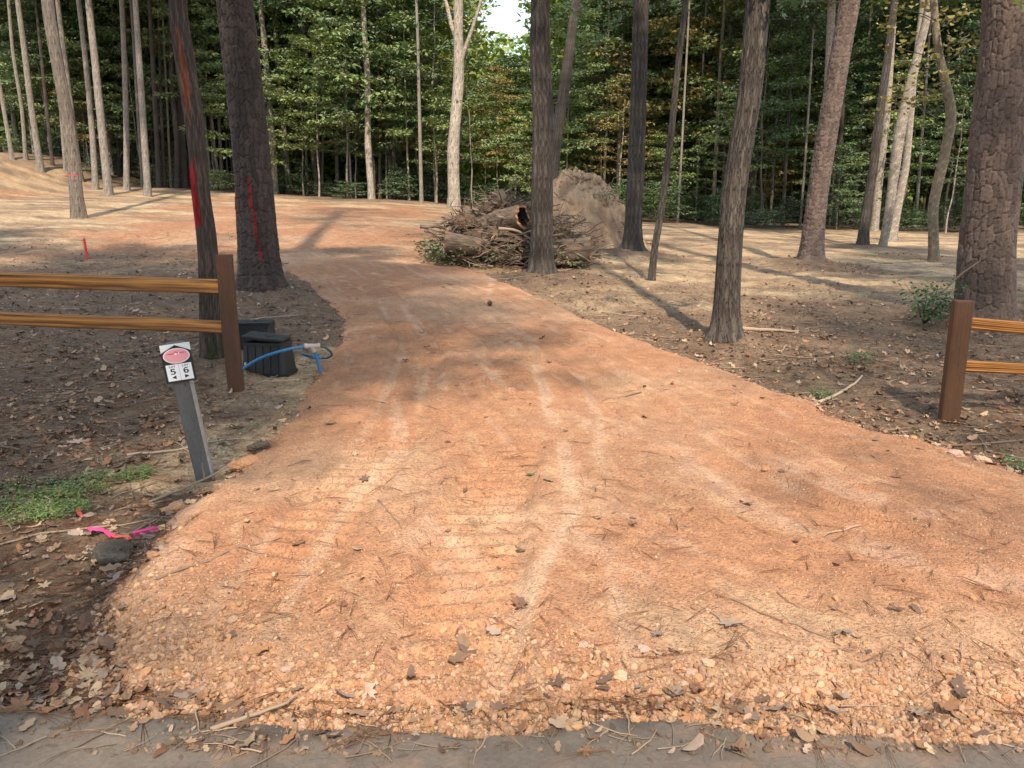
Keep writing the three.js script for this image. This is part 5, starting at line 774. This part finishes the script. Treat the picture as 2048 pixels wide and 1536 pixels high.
  function leafSpray(t, pts, n, r, size, mat, lobed) { const B = []; for (const [x, y, z] of pts) for (let i = 0; i < n; i++) { const g = (lobed ? ml : LG[2]).clone(), s = size * (0.7 + R() * 0.6); g.applyMatrix4(xf(x + (R() - 0.5) * r * 2, y + (R() - 0.5) * r, z + (R() - 0.5) * r * 2, R() * 1.6 - 0.2, R() * 6.3, (R() - 0.5) * 1.2, s)); const v = 0.7 + R() * 0.6; g.setAttribute('color', new THREE.Float32BufferAttribute(new Array(g.attributes.position.count * 3).fill(v), 3)); B.push(g); } part('leaves', mergeGeometries(B), mat, t, 'stuff'); }
  const Lt = scene.getObjectByName('crooked_tree'); const P = []; for (let i = 0; i < 60; i++) { const y = 3.4 + R() * 3.6, a = R() * 6.3, q = 0.2 + R() * 1.5; P.push([-0.35 + Math.cos(a) * q, y, Math.sin(a) * q]); if (i < 14) { const p = wobble(V3(-0.3, y - 0.4, 0), V3(-0.35 + Math.cos(a) * q, y, Math.sin(a) * q), 4, 0.08, R); part('branch', tube(p, p.map((_, k) => 0.014 * (1 - k / 6)), 4), M.dark, Lt); } } leafSpray(Lt, P, 11, 0.28, 0.12, LEAF.gold, false);
  // maple at the photo right edge, leaves hanging into the corner
  { const x = 4.6, D = 4.9, t = thing('maple_sapling', 'young maple beside the road whose green lobed leaves hang into the upper corner', 'sapling', [x, gnd(x, D), -D]); const tp = wobble(V3(0, -0.1, 0), V3(0.2, 4.2, 0.1), 8, 0.03, R); part('trunk', tube(tp, tp.map((_, k) => 0.035 * (1 - k / 10)), 8), M.grey, t); const y = 2.78 - gnd(x, D); const b1 = wobble(V3(0.1, y - 0.3, 0), V3(-1.75, y + 0.02, 0.45), 6, 0.03, R); part('branch', tube(b1, b1.map((_, k) => 0.012 * (1 - k / 8)), 5), M.grey, t); leafSpray(t, [[-1.75, y - 0.05, 0.45], [-1.55, y + 0.0, 0.4], [-1.4, y - 0.02, 0.4], [-1.2, y + 0.02, 0.3], [-1.6, y + 0.2, 0.3], [-1.0, y + 0.1, 0.2], [0.2, 3.6, 0], [-0.3, 3.9, 0.2]], 6, 0.11, 0.085, LEAF.light, true); }
  // leafy limbs reaching over the clearing from the hardwoods
  for (const [nm, pts, mat] of [['hardwood_tree', [[-0.4, 4.6, 0.5], [0.6, 4.9, 0.6], [0.9, 4.5, 0.4]], LEAF.mid], ['hardwood_tree_002', [[-1.1, 4.6, 0.6], [-0.7, 5.0, 0.4], [-1.5, 5.2, 0.5], [0.8, 5.3, 0.5], [-0.4, 5.5, 0.5]], LEAF.mid], ['hardwood_tree_004', [[0.35, 3.5, 0.3], [0.6, 3.75, 0.4], [-0.5, 3.9, 0.3]], LEAF.deep]]) {
    const t = scene.getObjectByName(nm); for (const [x, y, z] of pts) { const p = wobble(V3(0, y + 0.9, 0), V3(x, y, z), 5, 0.06, R); part('branch', tube(p, p.map((_, k) => 0.016 * (1 - k / 7)), 5), M.dark, t); leafSpray(t, [[x, y, z], [x * 0.75, y + 0.15, z * 0.8], [x * 1.15, y - 0.05, z]], 16, 0.22, 0.085, mat, true); }
  }
}
renderer.render(scene, camera);
